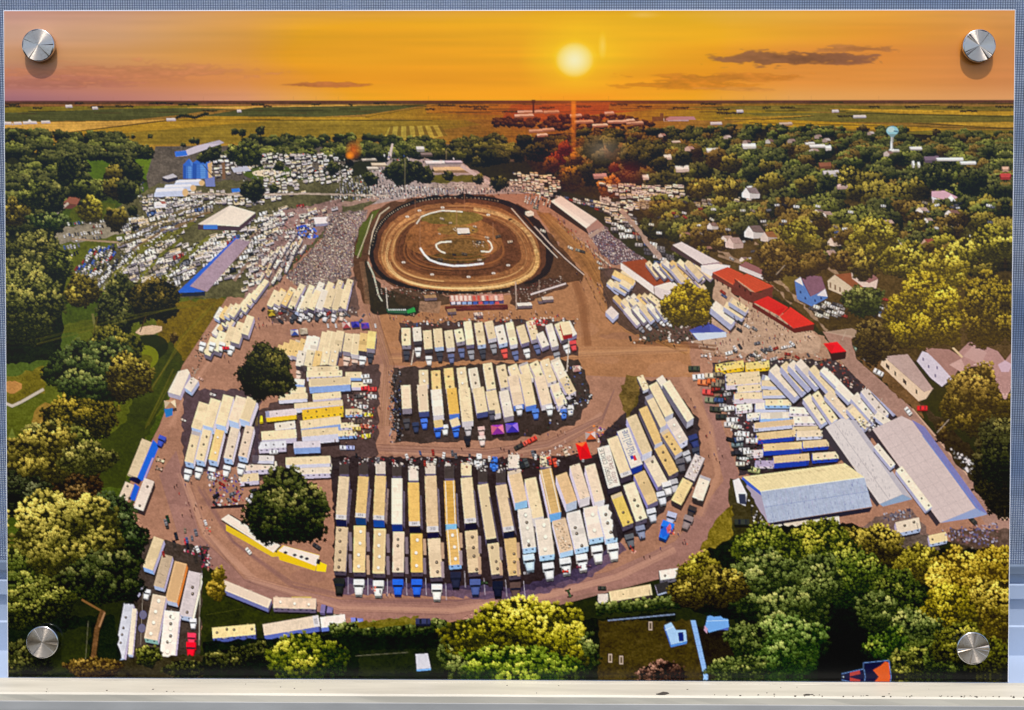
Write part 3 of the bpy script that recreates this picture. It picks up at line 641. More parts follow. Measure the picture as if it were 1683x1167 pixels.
lot([(560,300),(600,285),(640,268),(660,262),(640,290),(600,320)], 1, -.4, 5, .3, 1, 4, 'car', 5, .9)
lot([(560,300),(760,308),(880,306),(880,312),(620,326),(540,330)], 1, -.05, 5, .1, 1, 4, 'car', 6, .9)
lot([(640,250),(700,255),(760,262),(700,268),(600,272)], 1, 0, 8, .1, 1, 5, 'car', 6, .5)
for P, c, w in [([(218,410),(262,382),(345,348)],(116,96,70),4),([(160,480),(240,400),(300,376)],(100,100,42),6),([(262,400),(320,365)],(90,90,40),5),([(420,470),(480,385),(540,340),(620,325)],(150,124,116),9),([(300,318),(420,320),(500,318),(640,322)],(170,156,146),3),([(375,322),(420,300)],(170,160,150),4),([(270,322),(330,295)],(180,170,160),4),([(150,344),(220,300)],(60,70,34),2),([(195,398),(118,392)],(150,130,110),3)]:
    line(P, w, c, .9, .2)
lot([(335,400),(420,345),(520,335),(480,385),(420,440),(350,470),(340,450)], -.8, 1, 8, 1, -.2, 15, 'mix', 14, .92, .2)
for P_ in ([(350,462),(420,385),(480,342)], [(385,462),(440,392),(505,340)]): line(P_, 5, (128, 106, 94), .9, .4)
poly([(455,350),(560,325),(560,350),(470,440),(430,490),(400,490)], (136, 110, 108), .9, .3)
lot([(425,375),(455,345),(480,350),(440,410),(430,470),(400,480),(410,430)], -.9, 1, 9, 1, -.3, 14, 'rv', 14, .95, .2)
lot([(470,375),(505,345),(560,332),(548,348),(500,380),(470,440),(455,440)], -.9, 1, 9, 1, -.3, 15, 'rv', 13, .8, .2)
lot([(430,415),(480,382),(505,400),(470,450),(425,480)], .9, -.3, 14, -.55, 1, 15, 'rv', 16, .97, .15)
people([(470,350),(540,340),(520,440),(450,480),(430,440)], 120)
LB = [(30,28,34),(44,42,48),(60,58,62),(226,222,214),(150,144,140),(200,194,188),(36,34,38),(90,96,110)]
for P_, n_ in [(RVP,260),([(200,415),(300,372),(292,392),(195,455)],150),([(205,455),(250,405),(372,392),(290,478)],340),([(225,320),(430,320),(430,338),(235,345)],200),([(335,400),(420,345),(520,335),(480,385),(350,470)],380),([(425,375),(560,332),(480,395),(400,480)],160),([(330,250),(560,252),(590,290),(400,300)],300),([(118,450),(150,405),(220,405),(180,475)],160),([(560,300),(880,302),(880,318),(540,332)],380)]: junk(P_, n_, LB, (.8, 2.3))
# left crowd stand
begin('printed_crowd_stand', 'crowded grandstand left of the printed oval'); P = [(540,352),(604,345),(590,400),(574,455),(500,482),(470,455),(530,392)]
poly(P, (98, 86, 84), 1, .4); ST = (P, 2600)
box([(515,357),(540,356),(542,366),(518,368)], 5, (226,220,226), (120,120,150), (130,130,160)); junk([(485,372),(520,368),(522,392),(490,392)], 60, [(30,70,180),(60,110,220),(226,226,230),(40,40,60)], (1.4, 3.4)); poly(P, (132, 116, 118), .7, .4)
junk(P, 2300, [(34, 32, 38), (58, 52, 54), (196, 180, 160), (150, 132, 120), (226, 214, 196), (120, 60, 54), (70, 78, 110), (44, 40, 46), (170, 150, 120)], (.7, 1.5)); end()
# sheds on the left
begin('printed_shed', 'big white roofed hall in the left of the print')
poly([(325,368),(392,372),(420,349),(420,356),(394,379),(325,377)], (70, 54, 66)); poly([(325,368),(378,337),(420,349),(392,372)], (222, 212, 200), 1, .05); poly([(325,368),(378,337),(368,349),(338,369)], (206, 196, 186)); poly([(334,369),(357,369),(357,376),(334,376)], (60, 110, 196)); end()
begin('printed_shed', 'long blue sided shed with a mauve roof in the print')
poly([(290,481),(337,479),(337,486),(294,487)], (34, 40, 60)); poly([(386,391),(393,391),(315,471),(337,479),(290,481)], (44, 92, 196), 1, .06); poly([(388,392),(411,397),(340,479),(312,470)], (150, 132, 150), 1, .12); end()
begin('printed_hut'); box([(253,332),(272,331),(272,337),(253,338)], 4, (216,214,220), (190,196,220), (200,204,224)); poly([(262,330),(270,330),(274,334),(266,335)], (150, 90, 80)); end()
for x0, y0, x1, w, h in [(286,299,336,50,9),(268,307,322,56,10),(253,314,309,58,13)]:
    begin('printed_quonset_hut'); poly([(x0, y0+h*.4), (x0+4, y0-h*.4), (x1-8, y0-h*.55), (x1, y0+h*.1), (x1-3, y0+h*.6), (x0, y0+h*.7)], (176, 190, 226), 1, .06); poly([(x0+3, y0-h*.3), (x1-8, y0-h*.5), (x1-6, y0-h*.1), (x0+2, y0+h*.1)], (214, 220, 236)); poly(ell(x1-5, y0+h*.15, 5, h*.5, 12), (196, 164, 120)); end()
begin('printed_barn'); box([(266,291),(284,285),(291,290),(275,294)], 7, (176, 176, 190), (40, 38, 56), (44, 42, 60)); end()
begin('printed_silo', 'pair of blue grain silos in the print')
for x, y, w, h in [(310,266,9.5,27),(331,263,15,30)]:
    poly([(x-w, y+4), (x, y-2), (x+w, y+4), (x+w, y+h), (x-w, y+h)], (62, 106, 190)); poly([(x-w*.2, y-1), (x+w*.4, y+1), (x+w*.4, y+h), (x-w*.1, y+h)], (92, 140, 214), .8)
    poly([(x-w, y+4), (x, y-3), (x+w, y+4), (x, y+6)], (44, 82, 170))
    poly([(x-w, y+4), (x-w*.55, y+5), (x-w*.55, y+h), (x-w, y+h)], (36, 70, 150), .8); poly([(x+w*.7, y+4), (x+w, y+4), (x+w, y+h), (x+w*.7, y+h)], (40, 74, 150), .8)
    poly([(x-w, y+4.5), (x, y-6), (x+w, y+4.5), (x+w*.5, y+6.5), (x-w*.5, y+6.5)], (52, 96, 186)); poly([(x, y-6), (x+w, y+4.5), (x+w*.4, y+6)], (76, 120, 204))
    for q in range(6): line([(x-w, y+8+q*3.6), (x+w, y+8+q*3.6)], .5, (48, 84, 160), .6)
poly([(341,268),(348,266),(347,292),(342,292)], (188, 160, 120)); line([(333,270),(352,293)], 1.2, (60, 60, 80)); poly([(336,294),(352,290),(353,306),(338,306)], (106, 118, 176)); end()
begin('printed_tower'); poly([(364,267),(369,265),(370,294),(365,294)], (112, 86, 66)); end()
begin('printed_shed'); poly([(287,249),(303,247),(320,240),(360,230),(368,234),(330,248),(306,256),(288,257)], (180, 176, 196)); poly([(287,249),(305,247),(308,255),(288,257)], (52, 104, 204)); end()
poly([(380,276),(405,272),(412,280),(384,283)], (170, 176, 200)); poly([(380,310),(393,309),(394,315),(381,316)], (50, 110, 200))
for x, y, w, h, c in [(742,278,62,9,(206,178,140)),(728,267,60,7,(216,214,222)),(745,266,30,5,(186,180,200)),(680,268,16,6,(110,140,190)),(690,244,14,8,(206,210,216)),(700,253,20,6,(120,110,110)),(622,270,26,6,(210,190,170)),(606,262,26,4,(190,180,170)),(612,276,20,5,(200,190,180))]:
    begin('printed_building'); box([(x-w/2, y-h*.4), (x+w*.4, y-h*.45), (x+w/2, y+h*.15), (x-w/2+2, y+h*.2)], h*.6, c, mul(c, .5), mul(c, .6), .1); end()
poly([(700,290),(790,285),(800,300),(700,302)], (88, 86, 34), 1, .3); line([(757,272),(806,303)], 6, (178, 168, 172))
for k in range(3): line([(700, 303+k*2), (880, 298+k*6)], 2, (170, 158, 150), .6, .3)
begin('printed_flame', 'orange smoke puff near the printed horizon'); glow(580, 246, 15, 18, (190, 90, 30), .9, .8); glow(574, 255, 8, 7, (250, 140, 20), 1, .6); end()
for x, y, r, pal in [(415,312,22,G_DARK),(458,273,9,G_DARK),(548,276,12,G_DARK),(660,283,26,G_DARK),(697,288,17,G_DARK),(736,289,10,G_DARK),(785,295,10,G_DARK),(610,296,12,G_DARK),(605,290,10,G_DARK),(820,301,15,G_DARK),(645,282,16,G_DARK),(680,276,14,G_DARK),(785,266,10,G_DARK),(574,268,7,((14,12,10),(30,26,20),(60,50,34))),(405,254,26,G_MID),(385,250,16,G_MID),(350,252,14,G_DARK),(335,258,12,G_DARK),(240,250,13,G_DARK),(450,310,8,G_DARK)]:
    tree(x, y, r, r*.85, pal, (-.2, -1), 3 if r > 13 else 2)
for x, y0, y1 in [(665,262,311),(525,276,300),(558,275,312),(434,262,284),(230,290,322),(733,245,262)]: line([(x, y0), (x, y1)], 1.3, (150, 140, 120), .8)
# ------- the oval
def sq(cx, cy, rx, ry, e=2.5, tw=0.0, n=64):
    o = []
    for i in range(n):
        t = 6.28319*i/n; c, s = math.cos(t), math.sin(t)
        x = rx*math.copysign(abs(c)**(2/e), c); y = ry*math.copysign(abs(s)**(2/e), s)
        x *= 1+.13*(y/ry)*1.0; o.append((cx+x+tw*y, cy+y))
    return o
begin('printed_race_track', 'dirt oval race track in the middle of the print')
poly([(582,420),(590,372),(612,345),(650,330),(720,321),(800,321),(850,335),(880,358),(935,420),(960,450),(958,462),(905,470),(840,482),(740,484),(660,476),(612,452),(606,420),(600,460),(606,500),(598,500),(582,450)], (82, 58, 44), 1, .3)
poly([(583,418),(592,372),(612,348),(625,342),(608,368),(598,400),(594,424)], (76, 84, 36), 1, .2)
line([(587,424),(602,384),(612,352)], 1.2, (190, 180, 150)); line([(606,418),(612,382),(624,352),(640,340)], 1.6, (200, 190, 168), .9)
poly(sq(757, 401, 148, 81, 2.5, .05), (36, 28, 26), 1, .3); poly(sq(755, 402, 139, 76, 2.4, .06), (84, 54, 40), 1, .3)
poly(sq(754, 405, 131, 72, 2.4, .06), (132, 90, 58), 1, .4)
for k in range(46):
    q = R.random(); rx = 104+24*q; ry = 53+17*q
    P = sq(755, 406+R.uniform(-1, 1), rx, ry, 2.4, .06, 72); i0 = R.randrange(72); n = R.randrange(10, 40)
    line([P[(i0+j) % 72] for j in range(n)], R.uniform(.7, 2.2), R.choice([(206, 164, 108), (226, 186, 130), (150, 104, 66), (120, 78, 50), (90, 58, 42), (186, 140, 90)]), .55)
Pg = sq(757, 409, 123, 66, 2.4, .06, 90)
line(Pg[18:62], 5, (176, 128, 84), .75, .5); line(Pg[0:24], 7, (206, 168, 110), .65, .6); line(Pg[70:90]+Pg[:2], 6, (206, 172, 120), .6, .6)
for k in range(14):
    P2 = sq(757, 409+k*.35, 124-k*.7, 66-k*.5, 2.4, .06, 90); i0 = R.randrange(5, 40); line(P2[i0:i0+R.randrange(8, 24)], .9, (230, 196, 140), .7)
poly(sq(752, 403, 102, 52, 2.4, .05), (94, 60, 42), 1, .4)
for k in range(26):
    q = R.random(); P = sq(752, 403, 60+42*q, 26+26*q, 2.4, .05, 72); i0 = R.randrange(72); line([P[(i0+j) % 72] for j in range(R.randrange(8, 36))], R.uniform(.8, 2.4), R.choice([(150, 98, 56), (112, 72, 44), (60, 40, 30), (134, 88, 52)]), .5)
poly(sq(745, 390, 78, 36, 2.2, .1), (140, 94, 56), .85, .4)
end()
begin('printed_infield', 'grassy infield of the printed race track')
poly(ell(742, 358, 52, 11, 30, 0), (112, 96, 48), 1, .4); poly(ell(752, 378, 34, 9, 24), (124, 96, 52), 1, .4); poly(ell(760, 405, 44, 18, 30, .05), (104, 78, 44), 1, .5); poly(ell(748, 424, 52, 9, 24), (76, 62, 30), .8, .5)
for k in range(16):
    P = sq(755, 403, 30+R.random()*34, 10+R.random()*20, 2, .05, 60); i0 = R.randrange(60); line([P[(i0+j) % 60] for j in range(R.randrange(6, 26))], R.uniform(1, 2.5), R.choice([(130, 86, 48), (90, 62, 36), (150, 104, 60)]), .6)
end()
WL = (226, 214, 196)
begin('printed_track_wall')
line([(684,368),(692,356),(708,350),(726,346),(745,347),(760,348)], 2, WL); line([(742,397),(724,398),(716,402),(718,408),(724,413),(732,416)], 2.6, WL); line([(790,413),(804,414),(809,408),(806,399),(801,395)], 2.4, WL)
line([(690,407),(697,418),(706,427),(722,433),(745,437),(770,436),(795,433)], 3.2, (240, 236, 226)); end()
for a, b in [((838,420),(828,330))]: pass
line(sq(757, 401, 146, 79, 2.5, .05, 72)[34:60], 1.6, (24, 20, 20), .9)
for i, p in enumerate(sq(757, 398, 144, 72, 2.5, .05, 150)[74:124]):
    poly([(p[0]-.5, p[1]-2), (p[0]+.6, p[1]-2), (p[0]+.6, p[1]), (p[0]-.5, p[1])], (190, 176, 150), .8)
for x, y in [(663,431),(710,451),(770,455),(811,449),(835,436),(727,341),(802,353),(689,346),(669,356)]: poly(ell(x, y, 3, 1.8, 8), (230, 220, 206)); poly(ell(x, y+.4, 1, .7, 5), (70, 50, 50))
begin('printed_vehicle'); box([(751,375),(770,375),(772,383),(752,384)], 3, (214, 206, 200), (50, 50, 70), (44, 40, 60)); end()
for x, y, L in [(726,359,7),(763,417,9),(746,418,6),(723,426,9),(788,427,7),(818,388,9),(838,397,8),(838,360,5),(679,333,7),(786,397,9),(800,390,7),(740,366,5),(780,372,6),(722,384,4),(777,378,4)]: car(x, y, R.uniform(-.3, .3), L, R.choice([(40, 36, 40), (80, 70, 60), (180, 160, 140)]), own=True)
junk([(776,396),(795,396),(795,406),(778,408)], 40, [(226,216,206),(60,50,50),(150,120,100)], (.7, 1.3)); junk([(745,374),(752,374),(752,380),(745,380)], 8, [(226,216,206)], (.7, 1.2))
for x, y0, y1 in [(682,328,372),(690,346,408),(763,318,345),(750,340,372),(810,366,400)]: line([(x, y0), (x, y1)], .9, (150, 110, 84), .85)
# straight beside the stand
begin('printed_track_wall'); line([(842,338),(868,366),(915,423)], 4, (44, 34, 36)); line([(840,342),(866,372),(916,424)], 1.4, (214, 200, 184), .9); line([(878,372),(905,402),(930,426),(958,450)], 4.5, (52, 42, 44)); line([(878,372),(905,402),(930,426),(960,452)], 1.5, (206, 186, 176), .9)
line([(905,360),(931,380),(960,402),(1000,436)], 4, (120, 104, 96)); line([(906,361),(930,379)], 2, (226, 214, 204)); line([(935,383),(965,405),(1004,438)], 1.6, (210, 196, 180), .8); end()
poly([(880,345),(905,350),(985,425),(1000,470),(968,455),(925,410)], (136, 96, 60), .8, .4)
for k in range(30):
    o = R.uniform(-9, 9); line([(892+o, 352), (930+o, 392), (968+o*1.2, 428), (990+o, 470)], 1, R.choice([(170, 126, 76), (104, 72, 46), (150, 110, 66)]), .4)
begin('printed_hut'); box([(863,348),(872,346),(877,349),(868,351)], 6, (230,222,210), (190,180,170), (214,206,196)); end()
for x, y, a in [(937,407,.5),(950,411,.3),(957,413,.3),(892,379,.3),(985,432,.5),(988,441,.2),(880,341,.3)]: car(x, y, a, 9, R.choice([(200, 190, 180), (60, 60, 60), (120, 126, 120)]), own=True)
lot([(850,322),(880,318),(908,330),(905,342),(870,336)], 1, .35, 5, -.3, 1, 5, 'car', 7)
lot([(995,372),(1025,358),(1045,378),(1048,395),(1020,392)], .2, 1, 6, 1, .1, 11, 'car', 11, .95)
lot([(965,330),(1000,325),(1030,345),(1030,365),(1000,372),(985,350)], .2, 1, 8, 1, .15, 14, 'rv', 12, .9)
lot([(1048,402),(1075,395),(1105,425),(1100,440),(1075,430)], .2, 1, 6, 1, .15, 12, 'car', 12, .95)
begin('printed_grandstand', 'white roofed grandstand beside the printed oval')
poly([(905,331),(963,375),(968,386),(903,342)], (46, 36, 38)); poly([(963,375),(981,361),(992,371),(970,390)], (150, 120, 116)); poly([(905,331),(921,322),(981,361),(963,375)], (214, 208, 206), 1, .05); poly([(905,331),(910,328),(970,370),(963,375)], (232, 228, 224)); end()
begin('printed_crowd_stand', 'open bleachers packed with people in the print')
P = [(966,385),(992,372),(1012,392),(1050,420),(1062,426),(1010,437),(985,412)]; poly(P, (88, 76, 86), 1, .4)
junk(P, 900, [(40, 36, 50), (60, 54, 70), (190, 180, 190), (130, 116, 130), (110, 56, 60), (70, 78, 120), (220, 210, 206)], (.7, 1.5)); poly([(966,387),(992,371),(993,377),(970,392)], (170, 150, 140), .8); end()
line([(1020,345),(1050,380),(1085,425)], 7, (160, 140, 134), .9, .2); line([(1042,362),(1047,396)], 1, (150, 130, 110))
people([(905,345),(960,390),(1010,440),(1000,445),(940,395)], 60)
# bottom of the oval: dark paddock, stage
begin('printed_paddock', 'dark paddock under the printed oval')
poly([(600,425),(612,455),(640,478),(700,492),(680,522),(612,515),(600,480)], (48, 42, 34), 1, .3)
poly([(640,472),(690,478),(740,486),(740,500),(700,512),(655,500)], (64, 50, 40), .8, .4)
poly([(690,495),(725,495),(722,515),(688,512)], (150, 120, 100), .8, .4); end(); begin('printed_paddock')
poly([(840,470),(920,455),(935,470),(890,488),(850,510),(838,500)], (64, 46, 42), .8, .4); end()
line([(604,430),(614,452),(622,485),(628,495)], 2.2, (170, 176, 160)); line([(634,472),(637,508)], 1.6, (186, 180, 170)); line([(594,430),(601,470),(604,500)], 8, (120, 92, 72), .7, .4)
junk([(615,465),(660,470),(740,480),(836,478),(920,452),(930,465),(850,505),(840,485),(740,486),(690,492),(620,485)], 320, [(150,140,134),(36,30,32),(206,196,186),(120,60,56),(90,70,60)], (.6, 1.5))
begin('printed_stage', 'striped stage below the printed oval')
box([(739,486),(826,483),(828,493),(740,496)], 7, (180, 130, 120), (90, 50, 60), (60, 62, 100), .3)
for k in range(12): poly([(741+k*7.2, 486), (745+k*7.2, 485.8), (746+k*7.2, 494), (741.5+k*7.2, 494)], R.choice([(230, 214, 206), (190, 70, 60), (210, 150, 130)]), .8)
for k in range(9): poly([(742+k*9, 496), (748+k*9, 495.6), (748+k*9, 500), (742+k*9, 500.4)], R.choice([(140, 170, 220), (60, 90, 170), (200, 80, 80), (210, 210, 230)]), .9)
box([(731,503),(834,500),(835,505),(733,508)], 5, (96, 44, 44), (60, 30, 34), (80, 40, 44), .3); end()
begin('printed_trailer', 'long green trailer under the printed oval'); box([(635,507),(668,509),(680,504),(683,512),(668,515),(637,513)], 4, (50, 92, 70), (20, 40, 36), (26, 48, 44)); poly([(669,510),(681,505),(683,512),(670,515)], (46, 140, 70)); 
for k in range(9): poly([(638+k*3.4, 508), (640+k*3.4, 508), (640+k*3.4, 510), (638+k*3.4, 510)], (210, 214, 210)); 
end()
for x, y, w in [(862,500,26),(890,492,14),(900,490,20),(786,516,16),(707,487,22),(742,510,16)]:
    begin('printed_vehicle'); box([(x-w/2, y-2), (x+w*.4, y-3), (x+w/2, y+2), (x-w/2+2, y+3)], 5, R.choice([(216, 210, 204), (196, 180, 170), (150, 120, 90)]), (80, 70, 80), (96, 84, 94), .15, 4); end()
line([(847,463),(849,508)], 1.5, (170, 150, 140)); line([(886,460),(886,486)], 1.2, (150, 130, 120)); line([(872,484),(930,466)], 2.6, (196, 186, 190))
people([(600,515),(900,512),(940,520),(620,530)], 60); people([(940,440),(1000,470),(1010,520),(960,480)], 26)
people([(400,520),(480,510),(600,525),(620,600),(600,530),(420,540)], 50)
# ================================================================= trailers, trucks and sheds (x0,y0 -> x1,y1 is the roof's axis, far end first)
def fleet(rows):
    for r in rows: trailer(*r[:6], **(r[6] if len(r) > 6 else {}))
def row(n, a, b, va, vb, w, h, roofs=None, styles=None, side=LAV, endc=LBL, cabs=None, jit=2.5, w2=None):
    for i in range(n):
        t = i/max(1, n-1)
        x = a[0]+(b[0]-a[0])*t; y = a[1]+(b[1]-a[1])*t+R.uniform(-jit, jit)
        vx = va[0]+(vb[0]-va[0])*t; vy = (va[1]+(vb[1]-va[1])*t)*R.uniform(.86, 1.06)
        ww = w*R.uniform(.88, 1.05)*(1+((w2 or 1)-1)*t)
        trailer(x, y, x+vx, y+vy, ww, h, R.choice(roofs or [CREAM, CREAM, TAN, WHT, CREAM, (230, 218, 184)]), R.choice([side, mul(side, .8), (120, 116, 140), DLAV]), R.choice([(150, 148, 166), (96, 92, 110), (176, 174, 186), (120, 116, 134), endc, (60, 56, 70)]), R.choice(styles or ['o', 'v', 'o', '', 'w']))
        if cabs is not None and R.random() < cabs:
            l = math.hypot(vx, vy); d = drop(x, y, h)
            cab(x+vx+d[0]+vx/l*4, y+vy+d[1]+vy/l*2-2, vx, vy, ww*.85, R.choice([(222, 222, 226), (222, 222, 226), (190, 194, 206), (60, 64, 76), (120, 124, 136), (206, 180, 170)]))
# left, rows leaning away
poly([(440,500),(585,455),(590,520),(450,530)], (60, 52, 56), .6, .4)
row(9, (372,522), (438,462), (-20,28), (-22,34), 9, 6, styles=['v', 'o', 'w'], jit=3)
row(5, (352,556), (412,520), (-12,30), (-10,34), 13, 9, styles=['', 'o', 's'], jit=2)
row(4, (366,508), (392,500), (-10,18), (-12,20), 11, 6, jit=2)
for P in [[(455,478),(578,455),(585,470),(560,482),(455,500)]]: pass
row(8, (466,474), (576,458), (-12,22), (-6,18), 10, 7, styles=['v', 'o', 'w'])
row(7, (498,484), (572,470), (-13,28), (-9,38), 12, 8, styles=['', 'o', ''], cabs=.8)
row(4, (455,480), (490,478), (-12,24), (-12,26), 10, 6, cabs=.3)
row(7, (464,566), (520,552), (-8,26), (-8,32), 12, 8, styles=['o', ''])
row(4, (536,548), (560,542), (-8,32), (-6,34), 13, 9, roofs=[CREAM, WHT], styles=['o', ''])
row(4, (575,550), (612,545), (-5,34), (-3,32), 14, 9, roofs=[CREAM, TAN, (232, 214, 140)], styles=['o', ''], cabs=1)
row(5, (497,578), (552,572), (-5,26), (-6,30), 13, 8, styles=['v', 'w'], cabs=.5)
for x, y, c1, c2 in [(569,534,(190,80,90),(230,200,200)),(584,533,(40,40,150),(70,70,190)),(600,535,(120,70,170),(60,60,180)),(499,544,(206,196,180),(180,170,150)),(446,514,(206,180,60),(90,80,40)),(484,546,(60,90,180),(200,200,210))]: canopy(x, y, 7, c1, c2)
junk([(445,500),(580,505),(600,515),(450,530)], 90, [(40,38,44),(200,194,190),(90,80,84),(60,56,64)], (1, 2.6))
for x in (552, 617, 539): car(x, 535, 1.4, 10, (226, 224, 222), own=True)
# row A under the oval
poly([(655,530),(945,525),(950,585),(830,592),(660,596)], (58, 46, 50), .85, .4)
junk([(660,525),(950,520),(950,535),(665,538)], 130, [(40,36,42),(206,200,196),(110,90,90),(190,90,80),(70,70,90)], (.9, 2.2))
for i in range(16):
    x = 668+i*17.2; car(x, 532-i*.3+R.uniform(-3, 3), 1.5, 10, own=True)
RA = [(667,539,28,14),(685,538,22,13),(702,543,30,13),(719,540,30,14),(737,543,28,13),(753,541,20,13),(768,528,38,12),(786,530,36,13),(803,528,28,13),(820,535,29,14),(837,530,36,12),(855,535,28,13),(871,527,30,13),(887,547,22,12),(902,533,36,11),(917,531,26,12),(930,530,22,14)]
for i, (x, y, L, w) in enumerate(RA):
    t = i/16; trailer(x, y, x+1+t*11, y+L, w, 8, R.choice([CREAM, CREAM, (230,218,184), WHT]), LAV, R.choice([(176,178,196), (120,116,134), DLAV, (60,56,66), LBL]), R.choice(['o', '', 'v', 'o']))
    d = R.uniform(12, 15)
    if i not in (13, 16): cab(x+1+t*13, y+L+d-3, .02+t*.3, 1, 11, R.choice([(220,220,226), (60,62,74), (130,134,146), (200,80,76) if i in (3, 9) else (210,210,214), (90,100,140)]))
for x, y in [(883,528),(893,527),(876,534)]: junk([(x-6,y-5),(x+6,y-5),(x+6,y+7),(x-6,y+7)], 22, [(190,44,48),(230,214,210),(150,40,44)], (1, 2.4))
begin('printed_trailer'); box([(920,529),(935,528),(941,548),(926,551)], 9, CREAM, (170,40,40), (130,30,36)); end()
cab(941, 560, .2, 1, 12, (190, 70, 76))
# two tiers in the middle
poly([(645,605),(950,590),(975,650),(945,700),(850,722),(650,728)], (50, 44, 46), .9, .4)
for i in range(30): kart(R.uniform(644, 658), R.uniform(612, 722), 4.2, R.choice([(40,40,46),(60,60,70),(90,90,96),(30,34,40)]), R.uniform(0, 3))
junk([(640,610),(660,605),(662,725),(640,728)], 120, [(24,24,28),(60,60,66),(150,150,156),(40,60,110)], (1, 2.4))
for i, (x, y, L) in enumerate([(696,608,24),(716,609,32),(737,605,34),(758,604,34),(777,605,32),(801,597,42),(823,600,36),(842,600,24),(860,597,26),(877,595,24),(895,591,36),(912,590,30)]):
    t = i/11; trailer(x, y, x+1+t*13, y+L, 14.5, 9, R.choice([CREAM, (236,226,206), TAN if i in (1, 2) else CREAM]), (190,180,190), (150,40,50) if i == 1 else R.choice([(150,150,170), (180,178,190), (80,76,90)]), R.choice(['v', 'w', 'v']))
for i, (x, y, L, w) in enumerate([(667,633,38,15),(694,632,44,16),(717,640,42,17),(742,638,42,16),(763,638,54,18),(786,637,40,18),(807,642,38,17),(828,642,42,15),(843,617,48,17),(862,614,52,17),(887,618,46,17),(912,631,34,16),(926,620,26,15)]):
    t = i/12; trailer(x, y, x+2+t*12, y+L, w, 11, WHT if i in (2, 7) else GOLD if i == 3 else R.choice([CREAM, CREAM, (226,206,180)]), LAV, (70,110,200) if i in (3, 8, 9) else R.choice([(120,116,134), (186,186,200), (60,70,120), (70,64,76)]), 'c' if i == 4 else R.choice(['o', '']))
for x, y, c in [(668,694,(70,70,78)),(697,694,(70,110,220)),(719,708,(56,104,214)),(749,708,(56,104,214)),(769,706,(170,170,180)),(791,707,(206,170,170)),(808,680,(80,80,96)),(853,672,(200,206,220)),(880,678,(80,120,210)),(903,672,(220,224,230)),(926,678,(70,110,200)),(937,672,(190,194,200)),(683,700,(50,60,90)),(731,704,(226,226,230)),(768,722,(40,40,50)),(792,722,(210,190,190))]:
    cab(x, y-6, .08, 1, 12, c)
for x, y, c1, c2 in [(818,706,(150,60,180),(230,120,160)),(842,703,(70,60,200),(140,110,230)),(948,606,(200,150,150),(220,200,190))]: canopy(x, y, 11 if y > 650 else 7, c1, c2, 'purple canopy in the middle of the print' if y == 706 else None)
trailer(720, 690, 722, 702, 14, 4, (220,196,140), (60,80,150), (50,90,200)); trailer(746, 688, 750, 700, 14, 4, (224,206,170), (60,80,150), (50,90,200))
for i in range(14): kart(R.uniform(925, 972), R.uniform(650, 668), 4, R.choice([(210,210,214),(60,60,66),(40,40,44)]), R.uniform(0, 3))
junk([(930,600),(955,600),(975,655),(930,690),(900,705)], 90, [(24,24,28),(60,60,66),(200,200,206),(70,90,150),(46,60,50)], (1, 2.6))
for x, y, c, a in [(865,727,(226,90,80),-.6),(853,733,(60,60,60),-.5),(875,722,(210,70,60),-.5)]: car(x, y, a, 16, c, own=True)
# left-centre stack of trailers lying level
poly([(495,600),(625,600),(620,750),(420,790),(415,680),(490,640)], (56, 48, 54), .8, .4)
LV = [(505,607,556,606,9,6,CREAM),(504,615,562,613,9,8,CREAM),(568,616,594,616,9,6,CREAM),(508,629,576,625,13,13,CREAM),(578,632,603,632,8,6,CREAM),(470,625,500,628,9,6,WHT),(475,641,502,641,10,6,CREAM),(458,653,505,650,9,7,CREAM),(514,652,560,648,10,10,CREAM),(484,667,563,661,8,9,CREAM),(497,679,564,672,11,9,GOLD),(568,677,595,676,9,5,CREAM),(437,681,487,676,10,9,(216,206,216)),(494,698,560,690,13,14,CREAM),(452,701,485,697,11,8,WHT),(560,699,590,698,8,5,CREAM),(430,716,487,712,14,10,CREAM),(496,712,556,707,11,16,CREAM),(556,712,586,711,9,6,CREAM),(483,731,526,729,10,12,(206,204,222)),(425,732,470,729,11,9,(206,214,232)),(470,758,543,755,12,12,CREAM),(475,775,548,772,10,9,(232,222,206)),(390,768,455,764,12,9,(222,204,190)),(415,752,450,753,8,6,(226,224,226)),(393,786,425,783,12,8,CREAM),(545,760,558,760,11,6,(226,214,190))]
for i, (x0, y0, x1, y1, w, h, c) in enumerate(LV):
    yl = c == GOLD or i == 12
    trailer(x0, y0, x1, y1, w, h, c if i != 10 else (222,180,60), (214,170,40) if yl else LAV, (220,180,50) if yl else R.choice([(178,176,206), (190,196,224), (120,150,214)]), R.choice(['o', '', 'o']) if w > 10 and h > 9 else R.choice(['v', 'o']))
cab(432, 688, -1, .1, 11, (226, 200, 50)); cab(424, 694, -1, .1, 9, (226, 200, 40))
for x, y, c in [(600,618,(226,222,220)),(604,626,(230,230,230)),(600,637,(200,50,60)),(612,639,(210,70,70)),(590,650,(80,80,84)),(612,651,(226,226,230)),(598,668,(210,210,216)),(606,681,(216,190,60)),(588,692,(90,80,76)),(600,700,(206,110,90)),(602,716,(210,190,70)),(566,735,(206,210,236)),(576,735,(150,160,220)),(450,742,(222,222,230)),(586,704,(210,180,110))]:
    car(x, y, R.uniform(-.15, .1), 14, c, own=True)
junk([(570,640),(615,645),(615,720),(572,722)], 150, [(30,28,34),(70,64,68),(220,216,212),(150,60,60),(190,180,170)], (1, 2.6))
